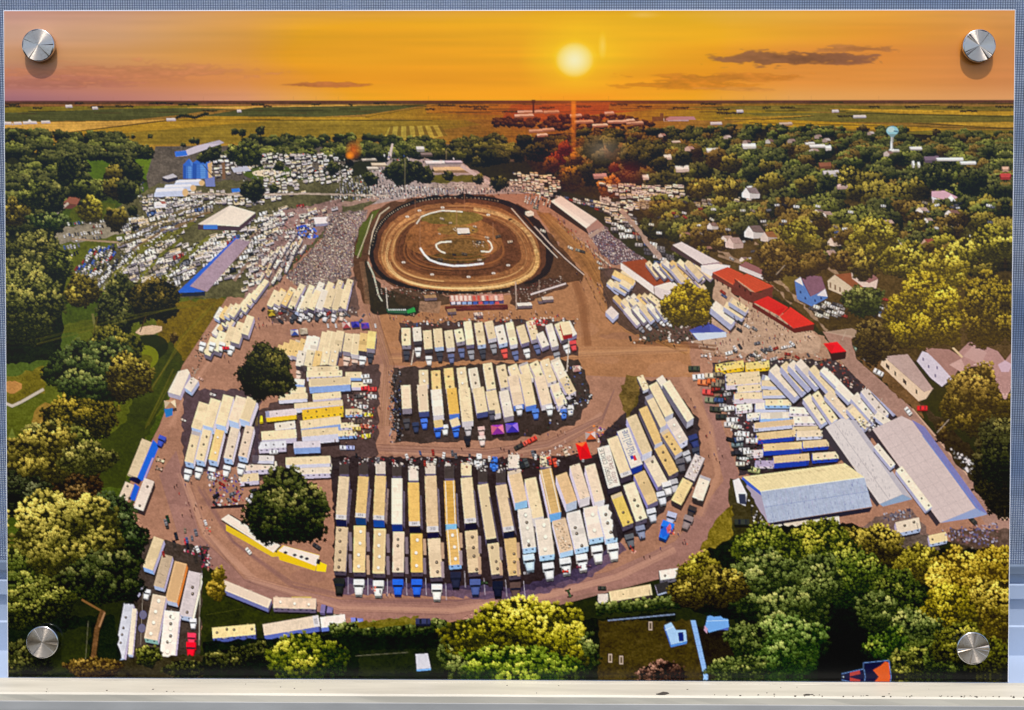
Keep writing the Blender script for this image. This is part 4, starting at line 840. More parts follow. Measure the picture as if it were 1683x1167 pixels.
# left block, two tiers
poly([(300,640),(430,640),(425,760),(300,785)], (60, 52, 66), .8, .3)
for i, x in enumerate([336, 355, 376, 397, 415]): trailer(x, 648+[14,8,2,4,6][i], x-13, 648+50+[6,2,0,-6,-8][i], 17, 14, CREAM if i not in (3,) else (222,204,180), (196,190,214), (150,180,230), '')
for i, (x, y) in enumerate([(323,709),(341,706),(362,706),(387,703),(411,700)]):
    trailer(x, y, x-12, y+50, 14, 11, [CREAM, CREAM, TAN, (222,208,190), (222,204,186)][i], (190,186,208), (140,170,220), 'v' if i != 2 else 'w'); cab(x-13, y+62, -.22, 1, 13, (222, 228, 238))
junk([(340,775),(400,780),(400,830),(350,830)], 150, [(30,28,34),(70,64,74),(220,216,222),(60,60,140),(150,60,70),(110,106,120)], (1, 3.2))
poly([(347,832),(402,828),(402,834),(347,836)], (40, 36, 44))
begin('printed_trailer'); box([(276,644),(293,610),(308,606),(312,612),(296,650)], 9, (226,216,200), LAV, (150,150,176)); end()
trailer(321, 622, 309, 640, 13, 8, (226,216,206), LAV, (130,170,220)); car(330, 622, .5, 9, (190,150,140)); canopy(280, 664, 10, (190,150,120), (226,206,176)); begin('printed_car'); poly([(270,672),(284,670),(284,682),(273,686)], (40, 110, 180)); end()
kart(350, 648, 6, (210,206,206), .3); kart(302, 690, 5, (226,206,190), .4); junk([(325,560),(345,545),(330,600),(310,640)], 60, [(30,34,30),(60,60,60),(150,140,130)], (1, 2.4))
for i, (x, y) in enumerate([(341,560),(357,560),(373,560),(388,566)]): cab(x-7, y+2, -.3, 1, 11, (226,228,232) if i != 2 else (220,220,220))
car(371, 571, 0, 11, (206,40,60), own=True)
# blue hauler on the left edge
trailer(243, 724, 219, 784, 19, 0, (206,190,160), BLU, BLU, ''); begin('printed_trailer', 'blue sided hauler at the left edge of the printed lot'); poly([(252,722),(262,732),(240,786),(231,792),(226,784)], (36, 96, 214), 1, .06); poly([(216,783),(226,784),(233,790),(229,796),(212,788)], (16, 22, 60)); line([(238,786),(252,752)], 2.4, (170,150,180)); end()
trailer(214, 794, 203, 820, 15, 0, (216,200,180), BLU, BLU, 'v'); begin('printed_trailer'); poly([(222,794),(230,800),(222,824),(213,820)], (36, 90, 206)); end()
trailer(246, 788, 228, 836, 17, 7, (216,204,196), (60,50,56), (50,44,50), 'v')
cab(268, 716, -.4, 1, 13, (60, 80, 180)); kart(264, 756, 8, (196,176,150), .3); kart(262, 770, 7, (150,130,120), .3)
for x, y, a, c in [(276,852,1.3,(36,60,46)),(275,862,1.4,(60,60,64)),(290,880,1.3,(40,44,56)),(287,893,1.35,(30,34,46)),(306,890,1.4,(196,50,60)),(310,905,1.4,(60,40,50)),(327,905,1.2,(70,70,76)),(322,918,1.3,(40,40,50)),(333,925,1.2,(150,70,110))]: car(x, y, a, 18, c, own=True)
# bottom-left group
poly([(225,880),(345,900),(330,1075),(200,1085)], (54, 50, 50), .9, .4)
fleet([(262,884,244,934,17,9,dict(roof=(214,196,160), endc=(120,160,230))), (276,912,262,964,17,8,dict(roof=(176,160,140), style='c')), (298,924,282,988,20,9,dict(roof=(206,170,130), side=(190,110,50))),
       (322,940,306,1012,22,10,dict(roof=(206,200,210), side=(226,222,206), style='v')), (230,955,215,975,18,8,dict(roof=(200,206,226))), (213,992,197,1080,16,9,dict(roof=(196,206,230), style='v')), (222,1000,215,1075,7,6,dict(roof=(214,206,190))),
       (263,978,249,1050,22,9,dict(roof=(222,204,184), style='w', endc=(110,150,150))), (284,1004,276,1080,25,9,dict(roof=(226,220,216), style='wv', endc=(50,110,120)))])
cab(243, 968, -.2, 1, 12, (214, 220, 232)); cab(316, 1040, -.05, 1, 15, (230, 60, 90)); cab(315, 1055, -.05, 1, 17, (206, 30, 50)); cab(318, 1016, 0, 1, 12, (206, 214, 230))
junk([(290,905),(345,895),(350,930),(330,950),(335,915)], 80, [(40,36,44),(160,50,80),(200,196,200),(70,70,90)], (1, 3))
line([(330,945),(328,1060)], 1.2, (150,150,140)); line([(236,960),(232,1060)], 1, (120,116,110))
for x, y in [(236,1010),(234,1032)]: poly(ell(x, y, 6, 7), (70, 84, 150)); poly(ell(x, y, 6, 7, 10), (140, 120, 90), .4)
# ------- the big front rows
poly([(545,750),(860,752),(1010,745),(1030,880),(960,950),(850,975),(550,960)], (44, 38, 44), .95, .3)
poly([(548,950),(560,975),(860,985),(960,955),(1030,905),(1020,890),(940,940),(850,965)], (70, 62, 96), .7, .3)
BK = [(566,783,561,853,18,'s'),(598,783,593,850,18,'s'),(626,782,623,854,19,'s'),(653,786,653,861,18,''),(680,793,682,864,19,'s'),(708,782,712,874,20,'s'),(739,790,742,861,19,'r'),(767,785,774,859,20,'s'),(794,796,808,885,18,'o'),(824,797,837,873,19,'s'),(845,773,857,824,22,''),(872,786,885,850,20,'o'),(897,771,913,843,21,'r'),(923,779,940,825,20,''),(945,764,962,818,18,'c'),(970,764,986,823,18,'o')]
BC = [(214,196,166),TAN,(222,192,140),(232,222,206),(222,182,110),(222,196,160),(216,170,90),CREAM,CREAM,(222,200,168),(222,196,160),CREAM,(210,176,122),(226,192,150),(220,200,180),(224,206,184)]
for i, (x0, y0, x1, y1, w, s) in enumerate(BK):
    if i < 11 or i == 12:      # tractor roof / hitch above
        trailer(x0-.2, y0-24+R.uniform(-3, 3), x0, y0-4, w*.82, 5, R.choice([CREAM, (216,206,196), (70,64,66)]), DLAV, DLAV, '')
        junk([(x0-8,y0-30),(x0+8,y0-30),(x0+8,y0-20),(x0-8,y0-20)], 14, [(40,36,44),(190,186,190),(90,84,90),(226,222,220)], (1, 2.4))
    trailer(x0, y0, x1, y1, w*.93, 15 if i < 11 else 17, BC[i], (196,190,222) if i >= 10 else DLAV, [(26,34,70),(20,60,110),(30,70,150),(24,50,120),(20,26,50),(30,30,60),(120,180,230),(30,30,50),(40,40,50),(30,34,56),(120,170,220),(190,190,196),(90,150,220),(150,170,200),(190,190,200),(200,204,216)][i], s)
    if i < 10: begin('printed_trailer_side'); d = w*.5; poly([(x0+d+1, y0+20), (x0+d+4, y0+22), (x1+d+4, y1+8), (x1+d, y1+2)], R.choice([(110,104,122),(90,84,104),(130,116,118)]), .9, .2); end()
for x, y in [(786,770),(812,775)]: cab(x, y-6, .1, -1, 14, (222,226,232) if x < 800 else (60,110,210))
FR = [(563,866,559,938,19,'v'),(592,864,591,940,19,'w'),(625,869,623,942,19,'w'),(656,874,655,940,18,'v'),(685,877,686,940,19,'w'),(714,885,718,948,20,'v'),(744,870,749,928,20,'wr'),(775,872,781,940,20,'v'),(811,893,818,943,18,'v'),(839,885,847,945,19,'v')]
FC = [(210,190,160),(222,196,144),(222,198,152),(226,206,184),(222,182,104),(226,206,176),(216,176,110),(222,200,166),CREAM,(214,184,134)]
CC = [(40,44,46),(206,214,222),(206,216,220),(40,92,210),(44,92,210),(222,222,226),(40,44,66),(70,86,140),(30,34,52),(84,70,70)]
for i, (x0, y0, x1, y1, w, s) in enumerate(FR):
    trailer(x0, y0, x1, y1, w, 9, FC[i], (110,104,126), (120,160,220) if i in (6,) else (70,64,80), s)
    begin('printed_trailer_side'); d = w*.5; k = R.uniform(.3, .5)
    for q in (0, .5): poly([(x0+d+1, y0+(y1-y0)*(k*.3+q)), (x0+d+6, y0+(y1-y0)*(k*.3+q)), (x0+d+7, y0+(y1-y0)*(k*.3+q+.42)), (x0+d+2, y0+(y1-y0)*(k*.3+q+.42))], R.choice([(150,138,150),(120,110,124),(176,150,130)]), .95)
    end()
    cab(x1+(.5 if i > 4 else -.3), y1+12, .05*(i-4)/5, 1, 19, CC[i])
    line([(x1+w*.75, y1+10), (x1+w*.75+i*.3, y1+38)], 1, (190,190,210), .7)
kart(797, 958, 7, (50,66,50)); kart(866, 942, 6, (180,180,190))
W2 = [(862,836,871,900,21,'wv',(226,222,214)),(892,853,900,912,24,'w',(226,218,206)),(919,854,932,906,22,'m',(206,184,160)),(943,841,957,900,22,'v',(230,228,226)),(971,833,981,884,23,'w',(226,214,204)),(993,831,1006,884,20,'v',(230,226,220))]
for x0, y0, x1, y1, w, s, c in W2: trailer(x0, y0, x1, y1, w, 11, c, (196,196,226), (150,190,236), s)
for x, y, c in [(869,914,(180,210,240)),(901,928,(206,216,230)),(929,920,(206,216,226)),(956,914,(230,230,236)),(981,900,(232,232,238)),(1007,896,(230,232,236))]: cab(x, y-3, .15, 1, 20, c)
kart(930, 939, 6, (206,60,40)); kart(952, 932, 5, (120,60,80)); kart(968, 930, 5, (90,70,90))
for x, y, c, a in [(903,757,(220,70,60),1.3),(913,760,(226,80,60),1.3),(865,760,(70,76,80),1.2),(858,763,(40,44,50),1.2),(893,758,(206,190,170),1.3),(930,742,(190,170,150),1.2),(786,764,(226,228,232),1.4),(812,768,(60,110,210),1.5)]: car(x, y, a, 20, c, own=True)
for k in range(26): car(R.uniform(560, 980), R.uniform(742, 762), R.uniform(1.2, 1.8), R.uniform(10, 16))
junk([(560,752),(830,752),(860,745),(960,725),(980,745),(860,775),(560,762)], 190, [(30,28,34),(70,64,70),(206,200,200),(120,40,50),(60,60,80)], (1, 3))
begin('printed_canopy', 'bright red canopy among the printed trailers'); poly([(946,729),(964,726),(973,752),(954,756)], (216, 28, 40)); poly([(946,729),(964,726),(957,734)], (240,110,60)); poly([(957,734),(973,752),(954,756)], (190,20,40)); end()
canopy(971, 716, 9, (236,110,60), (206,190,190)); junk([(975,700),(1020,700),(1010,725),(985,730)], 90, [(220,216,210),(40,40,46),(120,60,140),(230,130,60),(60,80,140)], (1.2, 3.4))
# right fan
poly([(985,720),(1015,690),(1042,668),(1050,640),(1064,625),(1096,622),(1150,690),(1150,740),(1120,800),(1060,880),(1010,885)], (46, 42, 50), .92, .3); poly([(1018,650),(1030,615),(1056,618),(1050,660),(1030,690)], (96, 84, 40), .8, .5)
FN = [(1052,618,1062,640,10,6,'m',CREAM),(1084,620,1092,632,12,6,'o',WHT),(1095,628,1135,690,13,14,'',(232,218,190)),(1073,631,1100,682,15,13,'',CREAM),(1066,650,1091,700,12,12,'',CREAM),(1057,670,1083,728,14,12,'',TAN),(1038,684,1064,744,17,14,'',CREAM),(1102,690,1124,726,16,12,'w',(224,214,206)),(1092,708,1116,745,14,9,'v',TAN)]
for x0, y0, x1, y1, w, h, s, c in FN: trailer(x0, y0, x1, y1, w, h, c, (150,150,206) if x0 in (1038,1102) else (60,54,72), (190,200,224), s)
cab(1138, 715, .35, 1, 16, (50, 60, 110)); cab(1127, 742, .4, 1, 13, (170,176,190)); cab(1143, 736, .3, 1, 13, (60,66,84))
Q = trailer(1024, 706, 1047, 766, 20, 14, (222,216,208), (34,70,170), (30,50,130), '', 'white trailer roof lettered Valvoline')
begin('printed_lettering'); text(Q, 'Valvoline', (40, 60, 140), .18, .82, .03, .68); poly(sub(Q, .3, .55, .72, .86), (200, 50, 60)); poly(sub(Q, .5, .75, .7, .8), (40, 60, 160)); end()
trailer(1007, 719, 1030, 782, 18, 12, (224,206,172), (50,44,60), (60,54,70), 's')
Q = trailer(992, 734, 1010, 800, 20, 12, (226,222,216), (40,36,50), (50,46,60), '', 'white trailer roof lettered Victory Circle Auto Sales')
begin('printed_lettering'); text(Q, 'VICTORY CIRCLE', (40, 40, 46), .1, .48, .04, .92); text(Q, 'AUTO SALES', (90, 40, 44), .56, .9, .24, .92); end()
for x0, y0, x1, y1, w, s, c in [(1084,734,1108,778,17,'v',TAN),(1067,753,1090,796,18,'v',(226,214,190)),(1051,777,1074,826,19,'o',(222,196,150)),(1034,795,1055,854,19,'v',(228,218,190)),(1013,812,1033,862,18,'v',(222,196,110))]:
    trailer(x0, y0, x1, y1, w, 10, c, (130,130,200) if x0 in (1067,1051) else (60,54,70), (80,76,96), s)
for x, y, c in [(1117,758,(90,90,100)),(1106,792,(170,174,186)),(1086,812,(196,206,226)),(1070,840,(190,200,220)),(1052,868,(120,130,160)),(1034,882,(90,96,106)),(1095,796,(210,214,222))]: cab(x, y-4, .25, 1, 16, c)
# haulers on the track road
trailer(1151, 750, 1134, 787, 17, 9, (206,200,206), (60,56,66), (70,66,80), 'm'); trailer(1131, 790, 1112, 826, 18, 8, (224,202,150), (60,50,50), (50,46,56), 'c')
cab(1106, 842, -.3, 1, 17, (160, 170, 206)); cab(1100, 858, -.4, 1, 22, (40, 110, 226))
poly([(1086,874),(1092,864),(1100,866),(1097,880),(1090,884)], (40,90,210), .9); poly([(1096,868),(1102,860),(1104,868),(1098,878)], (220,90,80), .8)
trailer(1160, 784, 1147, 820, 18, 9, (232,222,206), (60,56,60), (50,46,50), 'o'); cab(1140, 832, -.4, 1, 15, (60,56,60)); cab(1134, 848, -.4, 1, 17, (130,120,124))
begin('printed_trailer', 'long white trailer with a yellow side by the lone tree')
poly([(364,856),(380,845),(463,895),(458,914),(450,912)], (40, 34, 40), .7); poly([(372,862),(455,908),(463,905),(462,914),(448,915),(372,872)], (206,176,50)); poly([(364,853),(376,845),(461,896),(450,908)], (228,216,206), 1, .05); line([(380,860),(448,902)], 1, (206,196,180)); end()
begin('printed_bus', 'yellow sided hauler truck on the curve of the dirt road'); poly([(456,905),(466,896),(526,912),(522,930),(518,938),(460,920)], (214,180,40)); poly([(458,905),(468,897),(526,913),(520,930)], (226,216,210), 1, .05)
for x, y in [(470,908),(485,912),(505,918),(496,915)]: poly(ell(x, y, 3.4, 2.6, 8), (60,54,70))
poly([(524,922),(538,928),(536,940),(520,938)], (232,200,40)); poly([(522,918),(528,920),(526,928),(520,926)], (40,40,50)); end()
car(409, 905, .9, 14, (226,222,216), own=True); car(521, 897, .6, 16, (60,60,66), own=True)
# bottom road trailers
fleet([(366,960,444,992,15,9,dict(roof=(222,206,190), side=(90,84,110), endc=(100,110,170)))]) 
trailer(450, 990, 520, 992, 17, 8, (222,200,180), (80,70,90), (90,84,110), 'w'); cab(528, 1000, 1, .15, 15, (110,104,150)); trailer(480, 983, 512, 983, 5, 3, (206,180,110))
trailer(350, 1038, 420, 1034, 17, 9, (222,204,150), (60,80,170), (70,84,150), 'v'); trailer(434, 1035, 525, 1020, 18, 10, (222,208,190), (60,80,170), (80,96,170), 's'); trailer(528, 1023, 568, 1018, 17, 8, (222,216,214), (70,90,180), (90,110,190), ''); cab(578, 1022, 1, -.05, 15, (110,120,200))
trailer(1003, 981, 1071, 969, 17, 9, (226,206,166), (70,60,60), (50,44,50), 'o'); trailer(984, 984, 1000, 983, 14, 5, (222,216,212)); car(990, 966, 0, 14, (60,64,60), own=True); trailer(1085, 946, 1118, 941, 15, 8, (232,226,220), (60,60,70), (90,90,104), 'v'); trailer(1080, 969, 1100, 963, 16, 3, (50,50,54))
car(696, 1021, 0, 24, (50,56,90), own=True); kart(936, 975, 8, (60,80,60), 1.2)
# ------- right block, upper: trailers around the red-brown barn
poly([(985,440),(1010,440),(1150,500),(1150,560),(1060,560),(1000,520)], (58, 48, 50), .75, .4)
row(6, (1020,450), (1010,462), (22,12), (26,14), 10, 6, styles=['o', ''])
fleet([(1008,448,1042,466,9,6,dict(roof=TAN)),(1000,462,1018,478,9,6,{}),(1010,466,1030,478,10,6,{}),(1020,462,1036,472,9,6,{})])
begin('printed_barn', 'long barn with a red brown roof in the print'); poly([(1020,432),(1074,470),(1075,484),(1020,442)], (222,218,220), 1, .06); poly([(1022,431),(1060,426),(1105,464),(1075,471)], (134, 66, 44), 1, .12); poly([(1075,471),(1105,464),(1112,472),(1092,496),(1076,484)], (206,200,206), 1, .06); poly([(1092,466),(1105,463),(1116,470),(1098,478),(1076,471)], (226,222,218)); end()
for P, c in []: pass
row(5, (1030,486), (1066,484), (14,16), (16,14), 8, 5, styles=['v'])
row(5, (1010,488), (1062,500), (22,26), (14,16), 8, 6, styles=['v', 'o'])
row(5, (1028,506), (1080,502), (22,28), (16,22), 9, 7, styles=['', ''], cabs=.6)
row(7, (1064,432), (1130,438), (18,22), (28,34), 8, 6, styles=['v', 'o', ''])
row(5, (1090,430), (1140,432), (26,22), (30,30), 8, 6, styles=['', 'o'])
fleet([(1130,432,1152,456,10,7,{}),(1104,438,1124,462,9,7,{}),(1172,500,1206,528,14,12,dict(roof=WHT)),(1192,500,1222,520,10,9,{}),(1200,492,1228,510,9,8,{}),(1000,508,1012,520,13,8,dict(roof=(222,212,212)))])
junk([(1060,540),(1140,530),(1140,565),(1040,565)], 130, [(30,32,30),(70,64,66),(206,200,196),(60,70,60)], (1, 3))
for x, y in [(1066,557),(1085,556),(1100,558),(1036,556)]: car(x, y, 1.3, 12, R.choice([(226,224,222), (60,64,60), (40,44,40)]), own=True)
people([(1120,545),(1200,560),(1180,575),(1100,570)], 24)
junk([(1210,505),(1330,520),(1345,560),(1230,560)], 90, [(60,50,54),(206,190,180),(40,36,44),(120,90,90)], (.9, 2)); people([(1215,490),(1340,545),(1330,575),(1180,570)], 90)
for x, y in [(1190,486),(1210,484),(1188,480),(1215,542),(1228,536),(1240,540),(1216,530)]: car(x, y, .6, 11, own=True)
begin('printed_shed', 'long white shed beside the red roofed barns of the print'); poly([(1105,403),(1154,435),(1154,442),(1102,410)], (60,50,60)); poly([(1105,403),(1120,398),(1182,431),(1154,435)], (210,206,216), 1, .05); poly([(1154,435),(1182,431),(1184,438),(1156,442)], (150,130,150)); end()
begin('printed_barn'); poly([(1152,437),(1178,434),(1200,437),(1196,446),(1172,456),(1152,446)], (216,220,232), 1, .05); poly([(1152,437),(1178,434),(1196,437),(1168,444)], (232,232,238)); end()
for k, (rf, wl) in enumerate([([(1171,448),(1196,439),(1222,451),(1206,469)], [(1171,448),(1206,469),(1205,476),(1169,456)]), ([(1208,458),(1228,450),(1271,471),(1241,481)], [(1208,458),(1241,481),(1271,471),(1270,490),(1238,499),(1200,479)])]):
    begin('printed_barn', ['orange red roofed barn in the print', 'taller red barn with brown walls in the print'][k]); poly(wl, (88, 44, 44), 1, .2); poly(rf, (184, 70, 50), 1, .06); seams(rf[0], rf[1], rf[2], rf[3], 6, (176,60,44)); line([rf[0], rf[3]], 1, (230,120,90), .7); [poly([(rf[0][0]+6+q*9, rf[0][1]+10+q*6), (rf[0][0]+9+q*9, rf[0][1]+11.5+q*6), (rf[0][0]+9+q*9, rf[0][1]+16+q*6), (rf[0][0]+6+q*9, rf[0][1]+14.5+q*6)], (40,24,30), .8) for q in range(3)]; end()
begin('printed_barn', 'bright red roof running down the street of the print'); poly([(1237,498),(1304,540),(1338,533),(1337,543),(1306,548),(1236,505)], (84, 32, 36)); poly([(1238,497),(1262,487),(1296,506),(1281,520)], (196,36,40), 1, .05); poly([(1281,521),(1299,505),(1339,533),(1304,540)], (204,46,44), 1, .05); poly([(1272,511),(1290,506),(1281,519)], (190,24,34)); end()
begin('printed_shed'); poly([(1215,437),(1225,430),(1262,447),(1254,456),(1218,443)], (130,90,100)); poly([(1215,437),(1254,453),(1254,460),(1215,444)], (206,206,216)); end()
begin('printed_tent', 'blue and white open tent below the lone tree of the print'); poly([(1133,543),(1166,530),(1196,548),(1145,558)], (70,84,170)); poly([(1133,543),(1165,531),(1168,548)], (60,70,150)); poly([(1138,548),(1193,546),(1194,554),(1148,560)], (186,206,236)); end()
begin('printed_canopy', 'red canopy at the corner of the printed street'); poly([(1357,566),(1391,578),(1390,590),(1368,594)], (50,30,36)); poly([(1353,565),(1376,562),(1391,578),(1366,581)], (222,24,44)); poly([(1353,565),(1372,568),(1366,581)], (196,20,40)); end()
# right block, main field of trailers
poly([(1170,595),(1370,590),(1500,690),(1440,720),(1350,780),(1215,782),(1200,700),(1180,640)], (52, 46, 56), .92, .35)
RB = [(1177,605,1222,598,11,8,(222,196,120)),(1226,602,1264,598,11,7,(226,204,130)),(1193,619,1248,615,9,6,CREAM),(1194,629,1250,624,10,9,CREAM),(1212,640,1256,636,10,9,CREAM),(1252,622,1292,634,12,6,WHT),(1207,651,1276,650,10,10,CREAM),(1252,630,1300,632,9,7,CREAM),(1254,646,1302,645,9,6,CREAM),(1242,668,1296,665,10,10,(222,216,210)),(1210,671,1236,668,10,6,WHT),(1228,684,1250,682,8,5,WHT),(1258,662,1300,662,9,6,CREAM),(1250,684,1302,682,10,9,WHT),(1298,674,1334,676,10,7,WHT),(1304,690,1344,690,10,7,WHT),(1240,700,1305,694,9,7,(222,196,160)),(1303,708,1350,706,11,6,CREAM),(1244,718,1306,712,11,9,(222,196,150)),(1310,714,1352,712,10,6,(222,206,180)),(1255,736,1318,732,11,10,(222,196,150)),(1320,731,1362,728,11,7,(222,200,160)),(1272,756,1330,751,11,11,(224,200,160)),(1336,751,1378,748,11,7,(222,204,176)),(1338,778,1388,765,10,0,CREAM),(1228,745,1254,744,9,5,(206,200,206)),(1242,762,1272,762,9,5,(170,160,200))]
for i, (x0, y0, x1, y1, w, h, c) in enumerate(RB):
    if i == 24: continue
    bl = i in (12, 13, 18, 20, 22, 23, 21); yl = i < 2
    trailer(x0, y0, x1, y1, w, h, c, (206,160,30) if yl else (50,80,190) if bl else (150,156,200), (216,172,30) if yl else (34,60,160) if i in (18, 20, 22, 21, 23) else (130,170,232) if bl else R.choice([(176,186,222), (196,190,210)]), 'v' if (i in (1, 15, 14, 12, 17, 19, 21, 23) or x1-x0 < 46) else R.choice(['', 'o']))
for x, y, c, a in [(1141,605,(60,70,60),0),(1148,619,(232,232,236),-.1),(1168,617,(206,190,170),0),(1156,628,(226,120,80),.1),(1172,626,(200,100,60),0),(1164,644,(214,80,80),.1),(1180,640,(60,60,60),0),(1168,657,(120,130,110),.1),(1184,655,(50,50,50),0),(1176,672,(60,66,60),.1),(1194,670,(210,206,200),0),(1186,684,(50,56,56),0),(1204,690,(210,216,222),0),(1222,713,(222,226,230),.1),(1212,730,(110,130,140),0),(1222,750,(160,180,180),.2),(1236,724,(226,226,236),0),(1240,772,(170,180,130),.2)]: car(x, y, a, 19, c, own=True)
junk([(1180,600),(1200,610),(1240,690),(1270,780),(1220,770),(1200,700),(1170,640)], 220, [(30,30,34),(70,64,70),(206,200,200),(60,80,60),(150,60,60),(110,110,120)], (1, 3))
junk([(1150,580),(1290,575),(1380,590),(1370,600),(1160,600)], 110, [(30,30,34),(70,64,70),(206,200,200),(90,80,60),(150,140,130)], (1, 3)); kart(1157, 585, 6, (210,200,200))
fleet([(1270,604,1312,648,15,13,dict(roof=(226,214,196))),(1288,598,1324,640,12,12,dict(roof=CREAM)),(1300,596,1334,632,12,12,dict(roof=(222,212,200))),(1312,594,1346,632,12,10,dict(roof=(226,216,206))),(1334,604,1374,650,11,9,dict(roof=CREAM)),(1352,606,1380,634,11,7,dict(roof=WHT)),
       (1326,652,1356,694,14,9,dict(roof=(224,214,190), style='v')),(1340,646,1372,692,12,8,dict(roof=CREAM, style='v')),(1360,646,1396,686,13,8,dict(roof=(222,204,180), style='w')),(1378,634,1400,656,13,8,dict(roof=WHT)),(1404,650,1440,690,15,9,dict(roof=WHT, style='wv')),(1420,640,1456,684,13,9,dict(roof=(222,214,210), style='v')),(1436,634,1474,676,10,8,dict(roof=(214,200,196))),(1396,668,1426,702,12,8,dict(roof=CREAM, style='v')),(1440,680,1470,704,12,6,dict(roof=WHT, style='v'))])
junk([(1340,585),(1400,600),(1440,640),(1400,640),(1350,600)], 120, [(150,60,50),(60,50,50),(206,190,180),(110,70,60),(40,40,46)], (1, 3)); junk([(1370,690),(1440,690),(1450,715),(1380,700)], 110, [(60,56,60),(226,222,222),(120,116,124)], (1, 3))
# street on the right
begin('printed_street', 'street running down the right side of the print'); poly([(1352,545),(1400,552),(1407,590),(1500,672),(1560,740),(1657,862),(1657,912),(1620,862),(1560,765),(1480,690),(1398,612),(1380,590)], (146, 118, 110), 1, .15); end(); begin('printed_street'); poly([(1355,546),(1400,540),(1420,548),(1400,556)], (170,150,140), .8); end()
poly([(1400,556),(1420,560),(1510,650),(1520,690),(1500,672),(1410,590)], (96, 74, 50), 1, .4)
line([(1500,672),(1657,862)], 1.6, (190,160,140))
poly([(1510,660),(1560,700),(1657,800),(1657,862),(1560,745)], (50, 44, 34), 1, .5)
junk([(1560,735),(1600,760),(1610,790),(1580,770)], 60, [(206,206,216),(60,60,66),(110,110,110)], (1, 4))
for x, y, a, c in [(1421,586,.8,(206,210,220)),(1407,572,1.1,(120,140,130)),(1444,612,.5,(226,222,226)),(1516,671,0,(206,40,50)),(1493,676,.9,(222,222,226)),(1637,822,.1,(220,222,214)),(1600,856,.8,(60,60,60))]: car(x, y, a, 17, c, own=True)
for i in range(44): car(R.uniform(1332, 1388), R.uniform(503, 522) if i % 2 else R.uniform(498, 520), .35, 10)
for i in range(16): car(R.uniform(1430, 1465), R.uniform(492, 520), .3, 9)
begin('printed_canopy', 'red canopy at the corner of the printed street'); poly([(1357,566),(1391,578),(1390,590),(1368,594)], (50,30,36)); poly([(1353,565),(1376,562),(1391,578),(1366,581)], (222,24,44)); poly([(1353,565),(1372,568),(1366,581)], (196,20,40)); end()
# sheds, front right
begin('printed_shed', 'long pale shed with a ridge, middle of the printed sheds'); poly([(1357,703),(1446,829),(1442,834),(1350,712)], (60,56,66)); poly([(1357,703),(1383,688),(1406,692),(1500,820),(1484,813),(1446,829)], (196,194,200), 1, .06); poly([(1396,690),(1406,692),(1500,821),(1484,813)], (166,166,182), 1, .05); poly([(1446,829),(1484,813),(1500,821),(1452,833)], (126,150,186))
for k in range(60):
    t = R.random(); x = 1362+t*88; y = 702+t*122; o = R.uniform(0, 26); line([(x+o, y-o*.4), (x+o+1, y-o*.4+4)], .8, (130,126,134), .6)
line([(1372,696),(1462,822)], .8, (140,136,144), .8); end()
begin('printed_shed', 'widest flat grey shed at the right of the print'); poly([(1434,706),(1546,860),(1540,866),(1428,712)], (56,50,60)); poly([(1434,706),(1482,684),(1500,693),(1606,836),(1546,860)], (190,178,182), 1, .05); poly([(1498,690),(1520,702),(1624,846),(1604,836)], (112,116,176), 1, .05); poly([(1546,860),(1604,836),(1624,846),(1600,852)], (130,148,196)); line([(1516,716),(1612,842)], 1.5, (96,130,200), .8)
for k in range(9): t = k/9; line([(1436+t*110, 706+t*152), (1484+t*120, 684+t*150)], .6, (160,148,152), .6)
for k in range(3): line([(1446+k*13, 700-k*5), (1560+k*13, 854-k*5)], .6, (160,148,152), .6)
end()
begin('printed_shed', 'weathered barn with cream and blue grey roof slopes in the print'); poly([(1221,784),(1250,808),(1264,860),(1256,850),(1218,792)], (150,144,170)); poly([(1264,860),(1434,834),(1430,842),(1270,868)], (40,40,56)); poly([(1221,784),(1389,762),(1421,785),(1250,808)], (222,210,164), 1, .08); poly([(1250,808),(1421,785),(1434,833),(1263,860)], (156,172,204), 1, .12); poly([(1221,784),(1250,808),(1252,815),(1219,790)], (60,90,190))
for k in range(150):
    t = R.random(); s = R.random()**1.0; x = 1252+t*170+s*12; y = 808-t*23+s*48; line([(x, y), (x+.6, y+R.uniform(2, 7))], .8, R.choice([(150,140,190),(90,96,150),(176,186,214)]), .55)
for k in range(50): t = R.random(); line([(1232+t*170, 786-t*20), (1236+t*170, 786-t*20+R.uniform(1, 4))], .8, (170,150,120), .5)
line([(1257,834),(1428,808)], .7, (110,126,180), .8); seams((1250,808),(1421,785),(1434,833),(1263,860), 16, (118,138,186), .5); seams((1221,784),(1389,762),(1421,785),(1250,808), 16, (196,182,140), .5); line([(1250,808),(1421,785)], 1.2, (240,236,220), .9); end()
fleet([(1440,732,1468,766,9,7,dict(roof=WHT, style='v')),(1478,770,1528,836,12,7,dict(roof=(232,224,206), style='v')),(1474,868,1512,860,18,8,dict(roof=(226,214,196), style='v')),(1528,888,1556,882,14,6,dict(roof=(226,206,160), style='v')),(1290,868,1330,862,14,6,dict(roof=(222,212,196), style='o')),(1338,862,1380,856,14,6,dict(roof=(222,216,206), style='v')),(1258,872,1286,868,12,5,dict(roof=(222,212,196)))])
poly([(1440,850),(1500,838),(1530,880),(1560,920),(1480,900),(1400,880)], (96, 84, 84), .8, .4); junk([(1450,845),(1495,836),(1505,850),(1455,858)], 60, [(60,60,80),(150,156,176),(90,90,110)], (1, 3))
fleet([(1474,868,1512,860,18,8,dict(roof=(226,214,196), style='v')),(1528,888,1556,882,14,6,dict(roof=(226,206,160), style='v'))])
